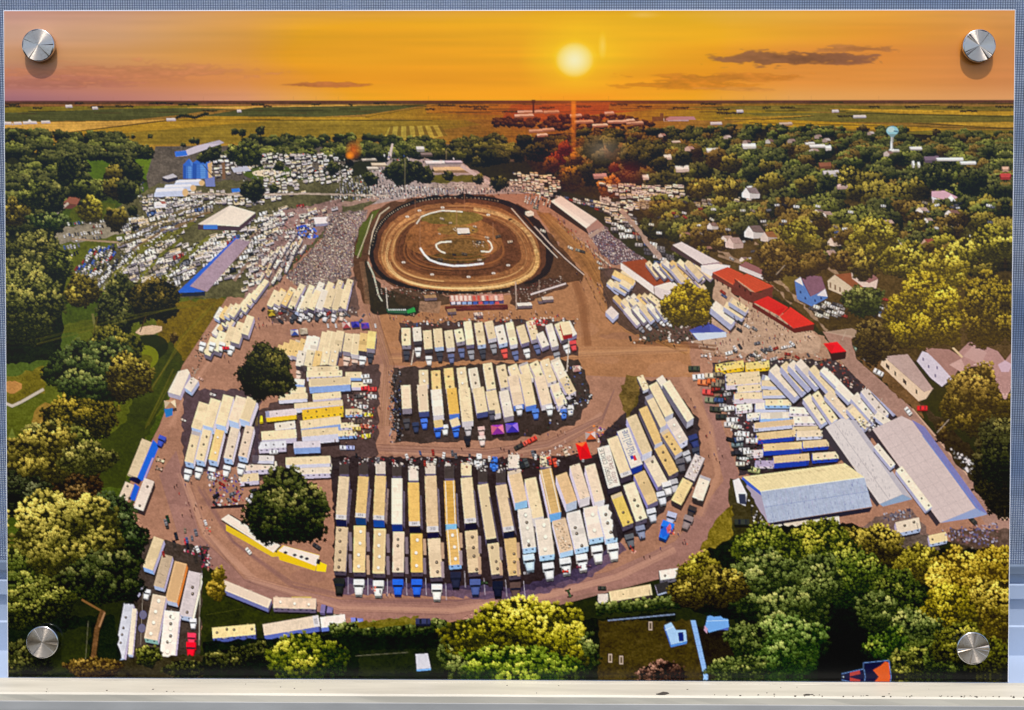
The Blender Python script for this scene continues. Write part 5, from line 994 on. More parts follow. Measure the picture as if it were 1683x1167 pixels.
poly([(1560,870),(1657,870),(1657,920),(1570,930)], (70,60,56), .8, .5); junk([(1545,870),(1640,860),(1640,900),(1560,890)], 160, [(90,90,130),(150,150,176),(60,50,60),(120,90,90)], (1, 3.4))
poly([(1200,785),(1222,790),(1262,862),(1250,880),(1200,880)], (50,50,34), .9, .4); poly([(1205,790),(1215,786),(1228,812),(1226,832),(1212,826)], (220,222,232)); poly([(1214,812),(1226,812),(1227,830),(1216,828)], (50,56,80)); car(1220, 858, 0, 24, (50,56,54), own=True); junk([(1230,820),(1262,865),(1240,870)], 50, [(206,206,216),(40,40,44)], (1, 3))
poly([(1150,905),(1180,850),(1205,830),(1205,880),(1180,905)], (106,96,40), 1, .5); 
# houses, right
def house(rf, wl, rc, wc, lb=None):
    begin('printed_house', lb); poly(wl, wc, 1, .08); poly(rf, rc, 1, .1); end()
house([(1315,456),(1326,452),(1350,455),(1357,476),(1332,488)], [(1306,462),(1316,455),(1332,487),(1356,475),(1360,490),(1334,504),(1310,492)], (112,84,112), (72,116,196), 'small house with blue walls and a purple roof')
poly([(1306,462),(1316,456),(1320,470)], (226,228,240)); poly([(1342,486),(1356,475),(1360,488)], (216,220,240)); [poly([(x_, y_), (x_+3, y_+1), (x_+3, y_+5), (x_, y_+4)], (30,50,110)) for x_, y_ in ((1314,478),(1322,488),(1338,492),(1348,488))]; line([(1316,456),(1332,488)], 1, (60,40,70))
house([(1372,452),(1397,449),(1430,474),(1409,479)], [(1360,462),(1372,452),(1409,479),(1430,474),(1424,488),(1400,492),(1362,476)], (126,76,56), (196,186,170), 'house with striped cream walls and brown roof')
for k in range(6): poly([(1363+k*8, 464+k*4), (1366+k*8, 465+k*4), (1366+k*8, 474+k*3.4), (1363+k*8, 473+k*3.4)], (90,70,60), .8)
house([(1399,447),(1430,445),(1443,459),(1428,466)], [(1399,447),(1428,466),(1443,459),(1440,474),(1426,478),(1400,458)], (130,96,104), (206,190,190))
house([(1452,586),(1492,583),(1534,640),(1519,645)], [(1447,600),(1452,586),(1519,645),(1534,638),(1522,656),(1510,660)], (166,148,148), (206,186,164), 'long cream house under a grey roof by the printed street')
for x, y in [(1459,600),(1470,610),(1484,622),(1487,625),(1505,640),(1456,597)]: poly([(x, y), (x+3, y+2), (x+3, y+9), (x, y+7)], (60,50,54))
house([(1516,572),(1560,575),(1585,590),(1566,624),(1543,598)], [(1507,594),(1516,578),(1543,586),(1566,622),(1548,636),(1530,622)], (146,116,114), (196,198,226), 'white gabled house beside the printed street')
house([(1575,580),(1596,560),(1640,578),(1657,600),(1657,650),(1620,640),(1590,612)], [(1560,600),(1580,590),(1657,640),(1657,660)], (158,128,130), (190,160,160))
poly([(1583,586),(1600,568),(1622,580),(1612,600)], (176,148,150)); line([(1566,572),(1582,588)], 3, (206,186,150)); line([(1600,600),(1625,596)], 1.4, (210,190,190)); poly([(1640,600),(1657,590),(1657,612),(1646,612)], (190,170,196))
for x, y in [(1516,588),(1525,600),(1539,602),(1536,615)]: poly([(x, y), (x+2.6, y+1), (x+2.6, y+6), (x, y+5)], (90,90,130))
# ================================================================= nearer trees
L_ = (-.5, -1); R_ = (.4, -1)
poly([(0,440),(110,420),(100,590),(0,600)], (26, 32, 18), 1, .5)
forest([(10,250),(140,262),(120,330),(80,372),(10,380)], lambda y: 12+(y-250)*.06, [G_DARK, G_DARK, G_MID], 70)
forest([(100,285),(225,285),(215,340),(130,345)], lambda y: 12, [G_DARK, G_MID], 16)
begin('printed_house'); poly([(104,332),(114,323),(132,325),(126,336)], (130,84,70)); poly([(104,333),(126,336),(126,343),(104,342)], (96,60,56)); end()
line([(90,352),(112,333)], 4, (170,160,150)); poly([(120,340),(150,330),(190,334),(180,362),(110,362)], (76,84,34), 1, .3)
for a in [(118,276,28,22,G_DARK),(205,275,22,18,G_DARK),(188,288,20,18,G_OLV),(218,282,18,18,G_DARK),(160,312,25,20,G_MID),(135,310,20,16,G_MID),(187,310,18,18,G_OLV),(207,314,16,22,G_DARK),(148,345,22,22,G_YEL),(28,345,24,24,G_OLV),(55,320,26,24,G_MID),(85,325,24,26,G_DARK),(78,362,34,14,G_GRN),(190,360,20,20,G_OLV),(218,346,9,10,G_DARK),(58,412,44,36,G_LFT),(98,435,24,26,G_MID),(24,445,26,28,G_LFT)]:
    tree(*a[:4], a[4], (.3, -1), 3, soft=a[2] < 22)
for a in [(135,478,30,28,G_OLV,4),(50,500,52,70,((26,30,16),(86,88,44),(166,154,74)),4),(205,498,46,44,G_DARK,4),(252,492,48,36,((20,22,12),(60,54,26),(126,108,48)),4),(190,520,34,32,G_DARK,4)]: tree(*a[:4], a[4], (-.1, -1), a[5])
line([(152,515),(158,548)], 4, (100,100,60)); line([(160,520),(153,550)], 2.5, (70,66,36)); line([(240,520),(230,545)], 2, (60,50,34))
tree(285, 555, 7, 9, G_BRN, L_, 2)
for a in [(185,575,50,38,((22,28,12),(74,74,30),(150,136,56)),4),(150,612,74,58,((18,26,14),(54,66,36),(120,124,66)),5),(212,620,40,40,G_OLV,4),(130,690,66,40,((24,26,12),(76,70,26),(156,136,48)),4),(85,715,44,26,G_LFT,4),(120,722,34,20,G_MID,4)]: tree(*a[:4], a[4], (.1, -1), a[5])
for a in [(60,800,56,70,((14,18,12),(44,50,34),(96,100,70)),4),(130,800,42,40,((24,18,12),(66,52,32),(126,104,62)),4),(75,745,62,48,((34,34,16),(104,96,42),(184,162,70)),5),(140,755,44,28,G_LFT,4),(178,750,20,10,G_LFT,4)]: tree(*a[:4], a[4], (-.2, -1), a[5])
for a in [(60,960,58,80,((20,26,12),(62,72,32),(130,132,60)),5),(170,890,76,76,((16,24,14),(50,62,38),(110,120,76)),5),(110,880,92,76,((34,36,16),(104,100,46),(186,168,76)),5),(170,950,70,44,((18,24,14),(52,60,34),(110,112,64)),5),(70,985,56,34,G_MID,4)]: tree(*a[:4], a[4], (-.6, -1), a[5])
poly([(15,1020),(190,1010),(200,1080),(190,1112),(15,1112)], (28, 34, 22), 1, .3); poly([(80,1040),(150,1030),(145,1095),(70,1110)], (40,46,24), .8, .3)
line([(135,985),(170,1005)], 3.5, (110,84,54)); line([(170,1003),(160,1035),(153,1090)], 8, (90,68,48), 1, .4); line([(173,1006),(164,1030)], 3, (140,110,84)); line([(146,1020),(141,1090)], 1, (120,120,110), .6)
tree(45, 1085, 40, 34, G_DARK, L_, 4); tree(50, 1000, 50, 34, G_MID, L_, 4)
poly([(190,1083),(340,1075),(440,1090),(440,1114),(190,1114)], (44,42,34), 1, .5)
poly([(335,930),(400,985),(560,1010),(570,1028),(430,1035),(345,1040),(332,1070),(330,1000)], (44, 50, 26), 1, .35); line([(340,1010),(400,1000)], .8, (90,96,60), .5)
trailer(366, 960, 444, 992, 15, 9, (222,206,190), (90,84,110), (100,110,170)); trailer(450, 990, 520, 992, 17, 8, (222,200,180), (80,70,90), (90,84,110), 'w'); cab(528, 1000, 1, .15, 15, (110,104,150))
trailer(350, 1040, 420, 1034, 17, 9, (222,204,150), (60,80,170), (70,84,150), 'v'); trailer(434, 1035, 525, 1020, 18, 10, (222,208,190), (60,80,170), (80,96,170), 's'); trailer(528, 1023, 568, 1018, 17, 8, (222,216,214), (70,90,180), (90,110,190), ''); cab(578, 1022, 1, -.05, 15, (110,120,200))
tree(357, 968, 16, 20, ((60,54,20),(130,110,40),(176,150,60)), L_, 3); tree(360, 945, 12, 14, ((60,54,20),(120,104,40),(166,140,60)), L_, 3)
poly([(335,1055),(760,1030),(760,1114),(335,1114)], (26, 32, 22), 1, .3); poly([(590,1070),(730,1065),(730,1105),(590,1110)], (32,38,26), 1, .3)
line([(585,1078),(672,1072)], 1, (120,120,110), .6)
for k in range(30): tree(548+k*6.3, 1036-k*.25+R.uniform(-3, 4), 7, 12, G_GRN, L_, 3, own=False)
poly([(580,1024),(690,1012),(688,1026),(600,1032)], (104,98,40), .9, .4); car(696, 1021, 0, 24, (50,56,90), own=True)
for a in [(155,1098,48,18,G_BRN,4),(245,1078,22,18,G_MID,3),(305,1100,36,16,G_DARK,3),(375,1085,36,20,G_DARK,3),(420,1072,30,18,G_DARK,3),(505,1082,70,40,((24,34,10),(86,94,30),(180,172,64)),5)]: tree(*a[:4], a[4], L_, a[5])
begin('printed_shed', 'small grey roofed garden shed in the print'); box([(684,1075),(704,1074),(709,1098),(686,1100)], 4, (176,184,206), (120,130,160), (100,150,220)); end()
poly([(730,1040),(1110,1005),(1110,1114),(730,1114)], (28, 32, 20), 1, .3)
poly([(985,1020),(1140,1020),(1160,1114),(985,1114)], (56, 50, 30), 1, .5); poly([(1140,1030),(1240,1030),(1220,1114),(1165,1114)], (34,32,24), 1, .3)
for k in range(22): tree(986+k*6.2, 1000-k*.5+R.uniform(-2, 3), 7, 10, G_GRN, L_, 3, own=False)
line([(1000,1020),(1110,1010)], 2, (120,140,180), .8)
tree(790, 1075, 66, 56, G_GRN, L_, 5); tree(920, 1080, 66, 56, G_GRN, L_, 5); tree(855, 1048, 118, 66, ((34,36,8),(114,112,30),(206,190,70)), (.0, -1), 5, label='big sunlit yellow green tree at the bottom of the print'); tree(850, 1095, 100, 34, ((24,38,10),(84,102,34),(166,172,66)), (-.1, -1), 5)
begin('printed_shed', 'small blue shed left of the printed fence'); box([(1093,1028),(1104,1023),(1112,1036),(1128,1036),(1130,1054),(1104,1060)], 5, (140,180,232), (60,100,180), (70,120,200)); poly([(1115,1040),(1124,1039),(1125,1054),(1117,1055)], (24,40,110)); end()
begin('printed_fence', 'pale blue board fence in the print'); poly([(1136,1020),(1144,1020),(1165,1112),(1158,1114)], (120,160,226), 1, .05); end()
begin('printed_shed', 'small blue shed right of the printed fence'); box([(1160,1030),(1164,1013),(1196,1010),(1199,1031)], 6, (100,150,226), (60,80,150), (70,90,170)); poly([(1160,1030),(1164,1013),(1196,1010),(1199,1031),(1166,1040)], (100,150,226)); poly([(1159,1028),(1164,1034),(1163,1042),(1158,1036)], (170,140,170)); end()
for x, y in [(1004,1083),(1022,1086),(1070,1030)]: poly([(x-3, y-8), (x+3, y-8), (x+3, y+6), (x-3, y+6)], (150,140,130)); poly([(x-1.6, y-6), (x+1.6, y-6), (x+1.6, y+4), (x-1.6, y+4)], (70,62,50))
tree(1090, 1106, 40, 20, ((26,18,16),(76,56,50),(136,104,92)), L_, 3)
# lone trees in the fairground
tree(437, 612, 47, 48, ((16,20,12),(50,52,28),(116,108,50)), (.4, -1), 4, label='dark lone tree left of the printed trailers'); tree(472, 836, 72, 64, ((16,24,12),(58,64,34),(138,132,74)), (.1, -1), 5, label='dark green round tree in the middle of the printed lot')
tree(1128, 503, 43, 38, ((50,44,10),(124,108,24),(196,170,50)), (.0, -1), 4, label='yellow lone tree by the red brown barn')
# right side, nearer trees
forest([(1240,400),(1400,390),(1410,440),(1300,450)], lambda y: 17, [G_BRN, G_OLV, G_BRN], 16); forest([(1480,385),(1657,390),(1657,450),(1560,440)], lambda y: 18, [G_OLV, G_BRN, G_YEL], 18)
for a in [(1270,418,26,22,G_BRN),(1312,388,30,28,G_YEL),(1292,425,24,22,G_BRN),(1300,440,18,14,G_BRN),(1435,395,44,36,G_YEL),(1400,425,26,22,G_OLV),(1420,440,26,22,G_OLV),(1632,400,34,32,G_YEL),(1580,420,30,26,G_YEL),(1490,430,44,32,G_YEL),(1550,445,42,34,((60,54,14),(132,120,40),(204,184,66))),(1270,445,20,20,G_BRN),(1382,430,18,16,G_BRN),(1418,495,36,26,G_GRN),(1440,560,40,38,((36,30,16),(66,56,30),(96,84,44))),(1625,510,46,64,((44,38,14),(108,94,28),(184,160,50))),(1520,515,66,64,((50,44,12),(128,114,28),(206,184,58)))]:
    tree(*a[:4], a[4], (-.1, -1), 4)
for a in [(1636,775,38,72,((24,24,14),(58,56,34),(100,96,58)),5),(1548,712,10,18,G_BRN,3),(1602,662,54,62,((34,32,12),(98,86,32),(180,156,62)),4),(1640,740,30,60,G_DARK,4)]: tree(*a[:4], a[4], (0, -1), a[5])
for x0, y0, x1, y1 in [(1540,712,1560,690),(1252,600,1256,560),(1275,452,1290,436),(1384,560,1390,545),(1600,900,1565,925),(1432,690,1450,655)]: line([(x0, y0), (x1, y1)], 1.2, (170,160,150), .85)
# bottom right wood
poly([(1105,960),(1160,905),(1250,868),(1400,860),(1500,905),(1660,900),(1660,1118),(1210,1114),(1240,1030),(1120,1000)], (24, 30, 16), 1, .5)
for a in [(1420,905,70,44,G_OLV,4),(1510,930,40,34,G_YEL,4),(1350,895,60,40,((26,34,12),(86,92,32),(166,158,58)),4),(1640,940,36,46,((54,46,12),(134,116,38),(208,178,64)),4),(1580,955,60,52,((54,46,12),(136,118,40),(208,180,66)),4),(1260,905,60,42,((26,34,12),(84,94,34),(160,158,62)),4),(1400,950,60,50,((22,32,12),(66,80,32),(136,140,56)),4),(1330,960,60,50,G_GRN,4),(1150,945,36,36,G_YEL,4),(1135,975,34,26,G_OLV,4),(1250,960,66,54,G_GRN,5),(1190,965,40,34,G_OLV,4),(1475,985,50,50,((18,26,12),(54,66,28),(120,124,52)),4),(1625,1010,44,60,((44,40,12),(116,104,40),(192,168,66)),4),(1560,1010,50,50,((40,40,12),(112,104,28),(192,176,54)),4),(1500,1050,50,50,G_GRN,4)]: tree(*a[:4], a[4], (-.2, -1), a[5])
poly([(1362,1015),(1420,1000),(1440,1070),(1400,1118),(1350,1116)], (24, 28, 20), .95, .3)
for a in [(1300,1010,60,40,G_GRN,5),(1295,1065,66,56,((24,38,18),(74,94,46),(140,154,84)),5),(1225,1050,34,28,G_GRN,4),(1215,1100,52,24,G_GRN,4),(1460,1060,40,30,((20,34,14),(64,84,32),(136,144,58)),4),(1440,1005,34,34,G_GRN,4),(1540,1085,56,34,((22,28,14),(58,70,32),(120,124,54)),4),(1625,1085,36,36,((26,28,12),(78,82,28),(160,150,48)),4),(1580,1060,50,36,((24,26,12),(70,74,28),(150,144,50)),4),(1490,1095,30,26,G_MID,4)]: tree(*a[:4], a[4], (-.3, -1), a[5])
poly([(1350,1060),(1400,1040),(1440,1085),(1420,1118),(1345,1116)], (22, 26, 20), .7, .3)
begin('printed_shed', 'dark blue roof with an orange patch at the lower edge of the print'); poly([(1384,1108),(1420,1100),(1424,1118),(1384,1117)], (20,26,60)); poly([(1420,1090),(1462,1086),(1466,1118),(1424,1118)], (18,24,56)); poly([(1436,1102),(1448,1095),(1456,1088),(1463,1090),(1464,1116),(1450,1118)], (176,82,46)); poly([(1398,1106),(1414,1102),(1415,1108),(1398,1112)], (140,60,60))
line([(1384,1108),(1420,1100),(1420,1090),(1462,1086),(1466,1116)], 1.1, (84,116,180)); line([(1421,1100),(1424,1117)], 1.1, (84,116,180)); poly([(1379,1114),(1388,1112),(1388,1117),(1380,1117)], (170,200,230)); end()
for k in range(10): car(R.uniform(262, 340), R.uniform(846, 930), R.uniform(1.1, 1.5), R.uniform(12, 17))
for k in range(26): car(R.uniform(1190, 1330), R.uniform(564, 592), R.uniform(-.4, 1.2), R.uniform(7, 12))
for k in range(26): t_ = R.random(); car(1165+t_*60+R.uniform(-8, 14), 600+t_*170, R.uniform(-.2, .3), R.uniform(11, 17))
for k in range(22): car(R.uniform(430, 600), R.uniform(505, 530), R.uniform(0, 3), R.uniform(7, 11))
for k in range(16): car(R.uniform(340, 420), R.uniform(780, 830), R.uniform(0, 3), R.uniform(8, 13))
people([(1010,880),(1130,870),(1110,900),(1060,920)], 8); people([(600,965),(660,975),(640,990)], 4); people([(540,690),(640,700),(640,770),(560,770)], 12); people([(620,600),(650,600),(650,720),(610,720)], 8); people([(280,780),(340,800),(330,860),(300,850)], 14); people([(1130,640),(1200,760),(1180,800),(1150,700)], 12); people([(880,700),(980,700),(960,740),(700,745)], 12); people([(360,570),(380,560),(390,600),(370,610)], 6)
junk([(330,850),(350,850),(350,880),(330,880)], 12, [(206,60,60),(220,216,210),(60,56,60)], (1, 2))
for x, y in [(614,968),(1043,905),(1105,876),(1126,892)]: junk([(x-4,y-5),(x+4,y-5),(x+4,y+5),(x-4,y+5)], 9, [(226,90,60),(150,60,60),(206,160,150),(60,50,60)], (1, 2.4))
# poles
for x0, y0, x1, y1 in [(932,610,935,560),(676,600,680,575)]: line([(x0, y0), (x1, y1)], 1.8, (190,180,170), .9)
seams((1160,1030),(1164,1013),(1196,1010),(1199,1031), 2, (130,176,236)); line([(1162,1021),(1198,1020)], 1, (160,196,240), .9); line([(1094,1036),(1108,1030)], 1, (190,214,246)); seams((1136,1020),(1158,1114),(1165,1112),(1144,1020), 9, (80,120,190), .7)
for x_, y_, r_, g_ in [(20,120,0,0)]: pass
for k in range(120): x_ = R.uniform(14, 330); y_ = R.uniform(560, 800)
for P_ in ([(60,560),(220,520),(330,500)], [(250,640),(300,560),(350,500)], [(240,700),(290,610)]):
    for q in range(3): line([(a_+R.uniform(-6, 6), b_+R.uniform(-5, 5)) for a_, b_ in P_], R.uniform(1, 3), R.choice([(110,104,44), (84,92,36), (130,116,52)]), .3)
# ================================================================= air and flare in the print
def beam(x0, x1, y0, y1, c, a):
    sl = CV[y0:y1, x0:x1]; t = np.linspace(1, .2, y1-y0)[:, None, None]; X = 1-np.abs(np.linspace(-1, 1, x1-x0))[None, :, None]
    sl += (np.array(c, np.float32)-sl)*np.clip(X*1.6, 0, 1)*t*a
SKY_ = CV[:166].copy()
glow(943, 172, 300, 46, (200, 96, 30), .36, 1.2)
tint(943, 240, 300, 150, (1.12, .8, .66), 1.1)
beam(936, 948, 166, 262, (244, 130, 40), .95)
glow(1030, 285, 40, 26, (120, 24, 40), .5, 1); glow(990, 245, 42, 28, (176, 166, 156), .45, .8); tint(915, 262, 46, 50, (1.12, .84, .7), 1)
glow(1200, 430, 330, 170, (150, 96, 50), .14, 1); glow(1420, 470, 250, 170, (150, 100, 40), .12, 1); glow(1600, 620, 160, 140, (160, 110, 90), .22, 1)
glow(1000, 330, 260, 120, (170, 100, 50), .12, 1)
CV[:166] = SKY_; glow(943, 163, 90, 14, (255, 150, 10), .35, 1.2); CV[166:171] = CV[166:171]*.9
CV[166:236] = CV[166:236]*.9
g = CV.mean(-1, keepdims=True)
gn = (N1*.6+vnoise(1.2, 1.2, 91)*.7)[..., None]
CV[166:] *= 1+.055*gn[166:]                      # fine grain of the over sharpened print
def blur(a, k):
    for ax in (0, 1):
        b = a.copy()
        for d in range(1, k+1): b += np.roll(a, d, ax)+np.roll(a, -d, ax)
        a = b/(2*k+1)
    return a
CV[166:] = 255*(np.clip(CV[166:], 0, 255)/255)**.91; X_ = CV[166:]/255; CV[166:] = 255*np.clip(X_+.022*np.sin((X_-.5)*6.283)*(X_ < .96), 0, 1)*np.array([1.045, 1.0, .95], np.float32)
CV[168:] += np.clip((CV-blur(CV, 2))[168:]*.5, -40, 40)       # the print is sharpened hard
CV = np.clip(CV, 8, 250)
for A_ in (CV, ID):                              # the picture runs to its edges
    A_[:, 1652:1675] = A_[:, 1651:1628:-1]; A_[:, :20] = A_[:, 39:19:-1]; A_[1113:1130] = A_[1112:1095:-1]
REFL, GAINS = (.012, .012, .014), (1/.906, 1/.949, 1/1.023)
ANISO = .25
# ------------------------------------------------------------------ building the place round the print
def lin(c):
    c = np.asarray(c, np.float64)/255.0
    return np.where(c <= .04045, c/12.92, ((c+.055)/1.055)**2.4)
def s2l(r, g, b): return tuple(float(v) for v in lin((r, g, b)))+(1,)
def mat(name, rgb, rough=.5, metal=0, spec=.5, var=.0, scale=30, stretch=(1, 1, 1), bump=0, rgb2=None):
    m = bpy.data.materials.new(name); m.use_nodes = True; t = m.node_tree; b = t.nodes['Principled BSDF']
    b.inputs['Roughness'].default_value = rough; b.inputs['Metallic'].default_value = metal; b.inputs['Specular IOR Level'].default_value = spec
    tc = t.nodes.new('ShaderNodeTexCoord'); mp = t.nodes.new('ShaderNodeMapping'); mp.inputs['Scale'].default_value = stretch
    n = t.nodes.new('ShaderNodeTexNoise'); n.inputs['Scale'].default_value = scale; n.inputs['Detail'].default_value = 6
    t.links.new(tc.outputs['Object'], mp.inputs[0]); t.links.new(mp.outputs[0], n.inputs['Vector'])
    r = t.nodes.new('ShaderNodeValToRGB'); e = r.color_ramp.elements
    c = s2l(*rgb); c2 = s2l(*(rgb2 or tuple(v*(1-var) for v in rgb)))
    e[0].position = .35; e[0].color = c2; e[1].position = .62; e[1].color = c
    t.links.new(n.outputs['Fac'], r.inputs[0]); t.links.new(r.outputs[0], b.inputs['Base Color'])
    if bump:
        bp = t.nodes.new('ShaderNodeBump'); bp.inputs['Strength'].default_value = bump; bp.inputs['Distance'].default_value = .0006
        t.links.new(n.outputs['Fac'], bp.inputs['Height']); t.links.new(bp.outputs[0], b.inputs['Normal'])
    return m
def link(name, me, parent=None, m=None):
    o = bpy.data.objects.new(name, me); COL.objects.link(o)
    if parent: o.parent = parent
    if m: me.materials.append(m)
    return o
def empty(name, label, cat, loc=(0, 0, 0)):
    o = bpy.data.objects.new(name, None); COL.objects.link(o); o.location = loc; o.empty_display_size = .05
    o['label'] = label; o['category'] = cat
    return o
def boxmesh(name, x0, x1, y0, y1, z0, z1, bev=0):
    bm = bmesh.new(); bmesh.ops.create_cube(bm, size=1)
    for v in bm.verts: v.co = Vector(((x0+x1)/2+v.co.x*(x1-x0), (y0+y1)/2+v.co.y*(y1-y0), (z0+z1)/2+v.co.z*(z1-z0)))
    if bev: bmesh.ops.bevel(bm, geom=bm.edges[:], offset=bev, segments=2, profile=.6, affect='EDGES')
    me = bpy.data.meshes.new(name); bm.to_mesh(me); bm.free()
    return me
def profile(name, pts, x0, x1, m, parent=None, wav=0):
    """an extruded section: pts in (y, z), swept along x; wav leaves the long edges a little uneven"""
    bm = bmesh.new(); n = 60 if wav else 2; rings = []; r = random.Random(5)
    for i in range(n):
        x = x0+(x1-x0)*i/(n-1)
        rings.append([bm.verts.new((x, y+r.uniform(-wav, wav), z+r.uniform(-wav, wav)*.5)) for y, z in pts])
    k = len(pts)
    for a, b in zip(rings[:-1], rings[1:]):
        for i in range(k): bm.faces.new((a[i], a[(i+1) % k], b[(i+1) % k], b[i]))
    bm.faces.new(rings[0]); bm.faces.new(rings[-1][::-1]); bmesh.ops.recalc_face_normals(bm, faces=bm.faces[:])
    me = bpy.data.meshes.new(name); bm.to_mesh(me); bm.free()
    return link(name, me, parent, m)
# ---- the panel: 30 by 20 inches, leaning back 4 degrees on the sill
PW, PH, LEAN = .762, .507, math.radians(4)
panel = empty('picture_panel', 'glossy aerial sunset print of a dirt race track, held by four round metal caps', 'picture')
sL, cL = math.sin(LEAN), math.cos(LEAN)
panel.matrix_world = Matrix(((1, 0, 0, 0), (0, sL, -cL, sL*PH/2), (0, cL, sL, cL*PH/2), (0, 0, 0, 1)))
# print geometry: a fine grid over the face, each figure of the print a piece of its own
Hm = None
def homog():
    src = [(-PW/2, PH/2), (PW/2, PH/2), (PW/2, -PH/2), (-PW/2, -PH/2)]; dst = [(5.5, 17.5), (1667, 17.5), (1657.5, 1122), (14.5, 1112)]
    A = []; B = []
    for (x, y), (u, v) in zip(src, dst):
        A += [[x, y, 1, 0, 0, 0, -u*x, -u*y], [0, 0, 0, x, y, 1, -v*x, -v*y]]; B += [u, v]
    return np.append(np.linalg.solve(np.array(A), np.array(B)), 1).reshape(3, 3)
NX, NY = 1330, 884
Hm = homog()
gx = np.linspace(-PW/2, PW/2, NX); gy = np.linspace(PH/2, -PH/2, NY)
X, Y = np.meshgrid(gx, gy)
Q = np.stack([X, Y, np.ones_like(X)], -1)@Hm.T
U = np.clip(Q[..., 0]/Q[..., 2]-.5, 0, W-1.001); V = np.clip(Q[..., 1]/Q[..., 2]-.5, 0, H-1.001)
LIN = lin(CV).astype(np.float32)
def samp(U, V):
    x0 = U.astype(int); y0 = V.astype(int); fx = (U-x0)[..., None]; fy = (V-y0)[..., None]
    return (LIN[y0, x0]*(1-fx)+LIN[y0, x0+1]*fx)*(1-fy)+(LIN[y0+1, x0]*(1-fx)+LIN[y0+1, x0+1]*fx)*fy
Vc = np.clip(V, 19, None)
colr = sum(samp(np.clip(U+dx, 0, W-1.01), np.clip(Vc+dy, 19, H-1.01)) for dx, dy in ((-.3, -.3), (.3, -.3), (-.3, .3), (.3, .3)))/4
REFLECT = np.array(REFL); GAIN = np.array(GAINS)
colr = np.clip((colr-REFLECT)*GAIN, .002, 1).reshape(-1, 3)
# face ids
fi = ID[((Vc[:-1, :-1]+Vc[1:, 1:])/2+.5).astype(int), ((U[:-1, :-1]+U[1:, 1:])/2+.5).astype(int)].ravel()
cnt = np.bincount(fi, minlength=len(KINDS))
keep = {}
bykind = {}
for k in range(1, len(KINDS)):
    if cnt[k] >= 14: bykind.setdefault(KINDS[k], []).append(k)
ok = np.zeros(len(KINDS), bool)
for nm, ks in bykind.items():
    ks.sort(key=lambda k: -cnt[k])
    for k in ks[:290]: ok[k] = True
fi = np.where(ok[fi], fi, 0)
print_m = bpy.data.materials.new('glossy_print'); print_m.use_nodes = True; t = print_m.node_tree; b = t.nodes['Principled BSDF']
at = t.nodes.new('ShaderNodeAttribute'); at.attribute_name = 'ink'; t.links.new(at.outputs['Color'], b.inputs['Base Color'])
b.inputs['Roughness'].default_value = .16; b.inputs['Specular IOR Level'].default_value = .2
vid = np.arange(NX*NY).reshape(NY, NX)
quads = np.stack([vid[:-1, :-1], vid[1:, :-1], vid[1:, 1:], vid[:-1, 1:]], -1).reshape(-1, 4)
co = np.stack([X.ravel(), Y.ravel(), np.zeros(X.size)], -1).astype(np.float32)
order = np.argsort(fi, kind='stable'); sf = fi[order]
cuts = np.flatnonzero(np.diff(sf))+1
groups = np.split(order, cuts)
def mesh_from(name, q):
    u, inv = np.unique(q, return_inverse=True); inv = inv.reshape(q.shape)
    me = bpy.data.meshes.new(name); me.vertices.add(len(u)); me.vertices.foreach_set('co', co[u].ravel())
    n = len(q); me.loops.add(n*4); me.loops.foreach_set('vertex_index', inv.ravel().astype(np.int32))
    me.polygons.add(n); me.polygons.foreach_set('loop_start', np.arange(0, n*4, 4, dtype=np.int32))
    me.update(calc_edges=True)
    a = me.attributes.new('ink', 'FLOAT_COLOR', 'POINT')
    a.data.foreach_set('color', np.concatenate([colr[u], np.ones((len(u), 1))], 1).astype(np.float32).ravel())
    me.materials.append(print_m)
    return me
made = {}
print_o = None
for g in groups:
    k = int(fi[g[0]]); nm = KINDS[k] if k else 'print'
    o = bpy.data.objects.new(nm, mesh_from(nm, quads[g])); COL.objects.link(o)
    if k == 0: print_o = o; o.parent = panel; o['label'] = 'glossy printed face with the town and ground of the aerial view'
    else:
        o.parent = print_o
        if k in LABELS: o['label'] = LABELS[k]
# board behind the ink: white, a little larger so its rim shows
white_e = mat('panel_edge', (236, 236, 240), .25, var=.04)
link('backing_board', boxmesh('backing_board', -PW/2-.0007, PW/2+.0007, -PH/2-.0002, PH/2+.0007, -.0042, -.0002, .0004), panel, white_e)
# ---- standoff caps
def metal(name, seed, nw):
    m = bpy.data.materials.new(name); m.use_nodes = True; t = m.node_tree; b = t.nodes['Principled BSDF']
    b.inputs['Metallic'].default_value = 1; b.inputs['Roughness'].default_value = .32; b.inputs['Base Color'].default_value = (.62, .53, .44, 1)
    b.inputs['Anisotropic'].default_value = .9; b.inputs['Anisotropic Rotation'].default_value = ANISO
    tn = t.nodes.new('ShaderNodeTangent'); tn.direction_type = 'RADIAL'; tn.axis = 'Z'; t.links.new(tn.outputs[0], b.inputs['Tangent'])
    tc = t.nodes.new('ShaderNodeTexCoord'); n = t.nodes.new('ShaderNodeTexNoise'); n.inputs['Scale'].default_value = 900; t.links.new(tc.outputs['Object'], n.inputs['Vector'])
    mr = t.nodes.new('ShaderNodeMapRange'); mr.inputs[1].default_value = .3; mr.inputs[2].default_value = .7; mr.inputs[3].default_value = .28; mr.inputs[4].default_value = .44
    t.links.new(n.outputs['Fac'], mr.inputs[0]); t.links.new(mr.outputs[0], b.inputs['Roughness'])
    return m
cap_m = metal('turned_steel', 1, 12)
rim_m = mat('polished_steel', (200, 200, 200), .18, 1)
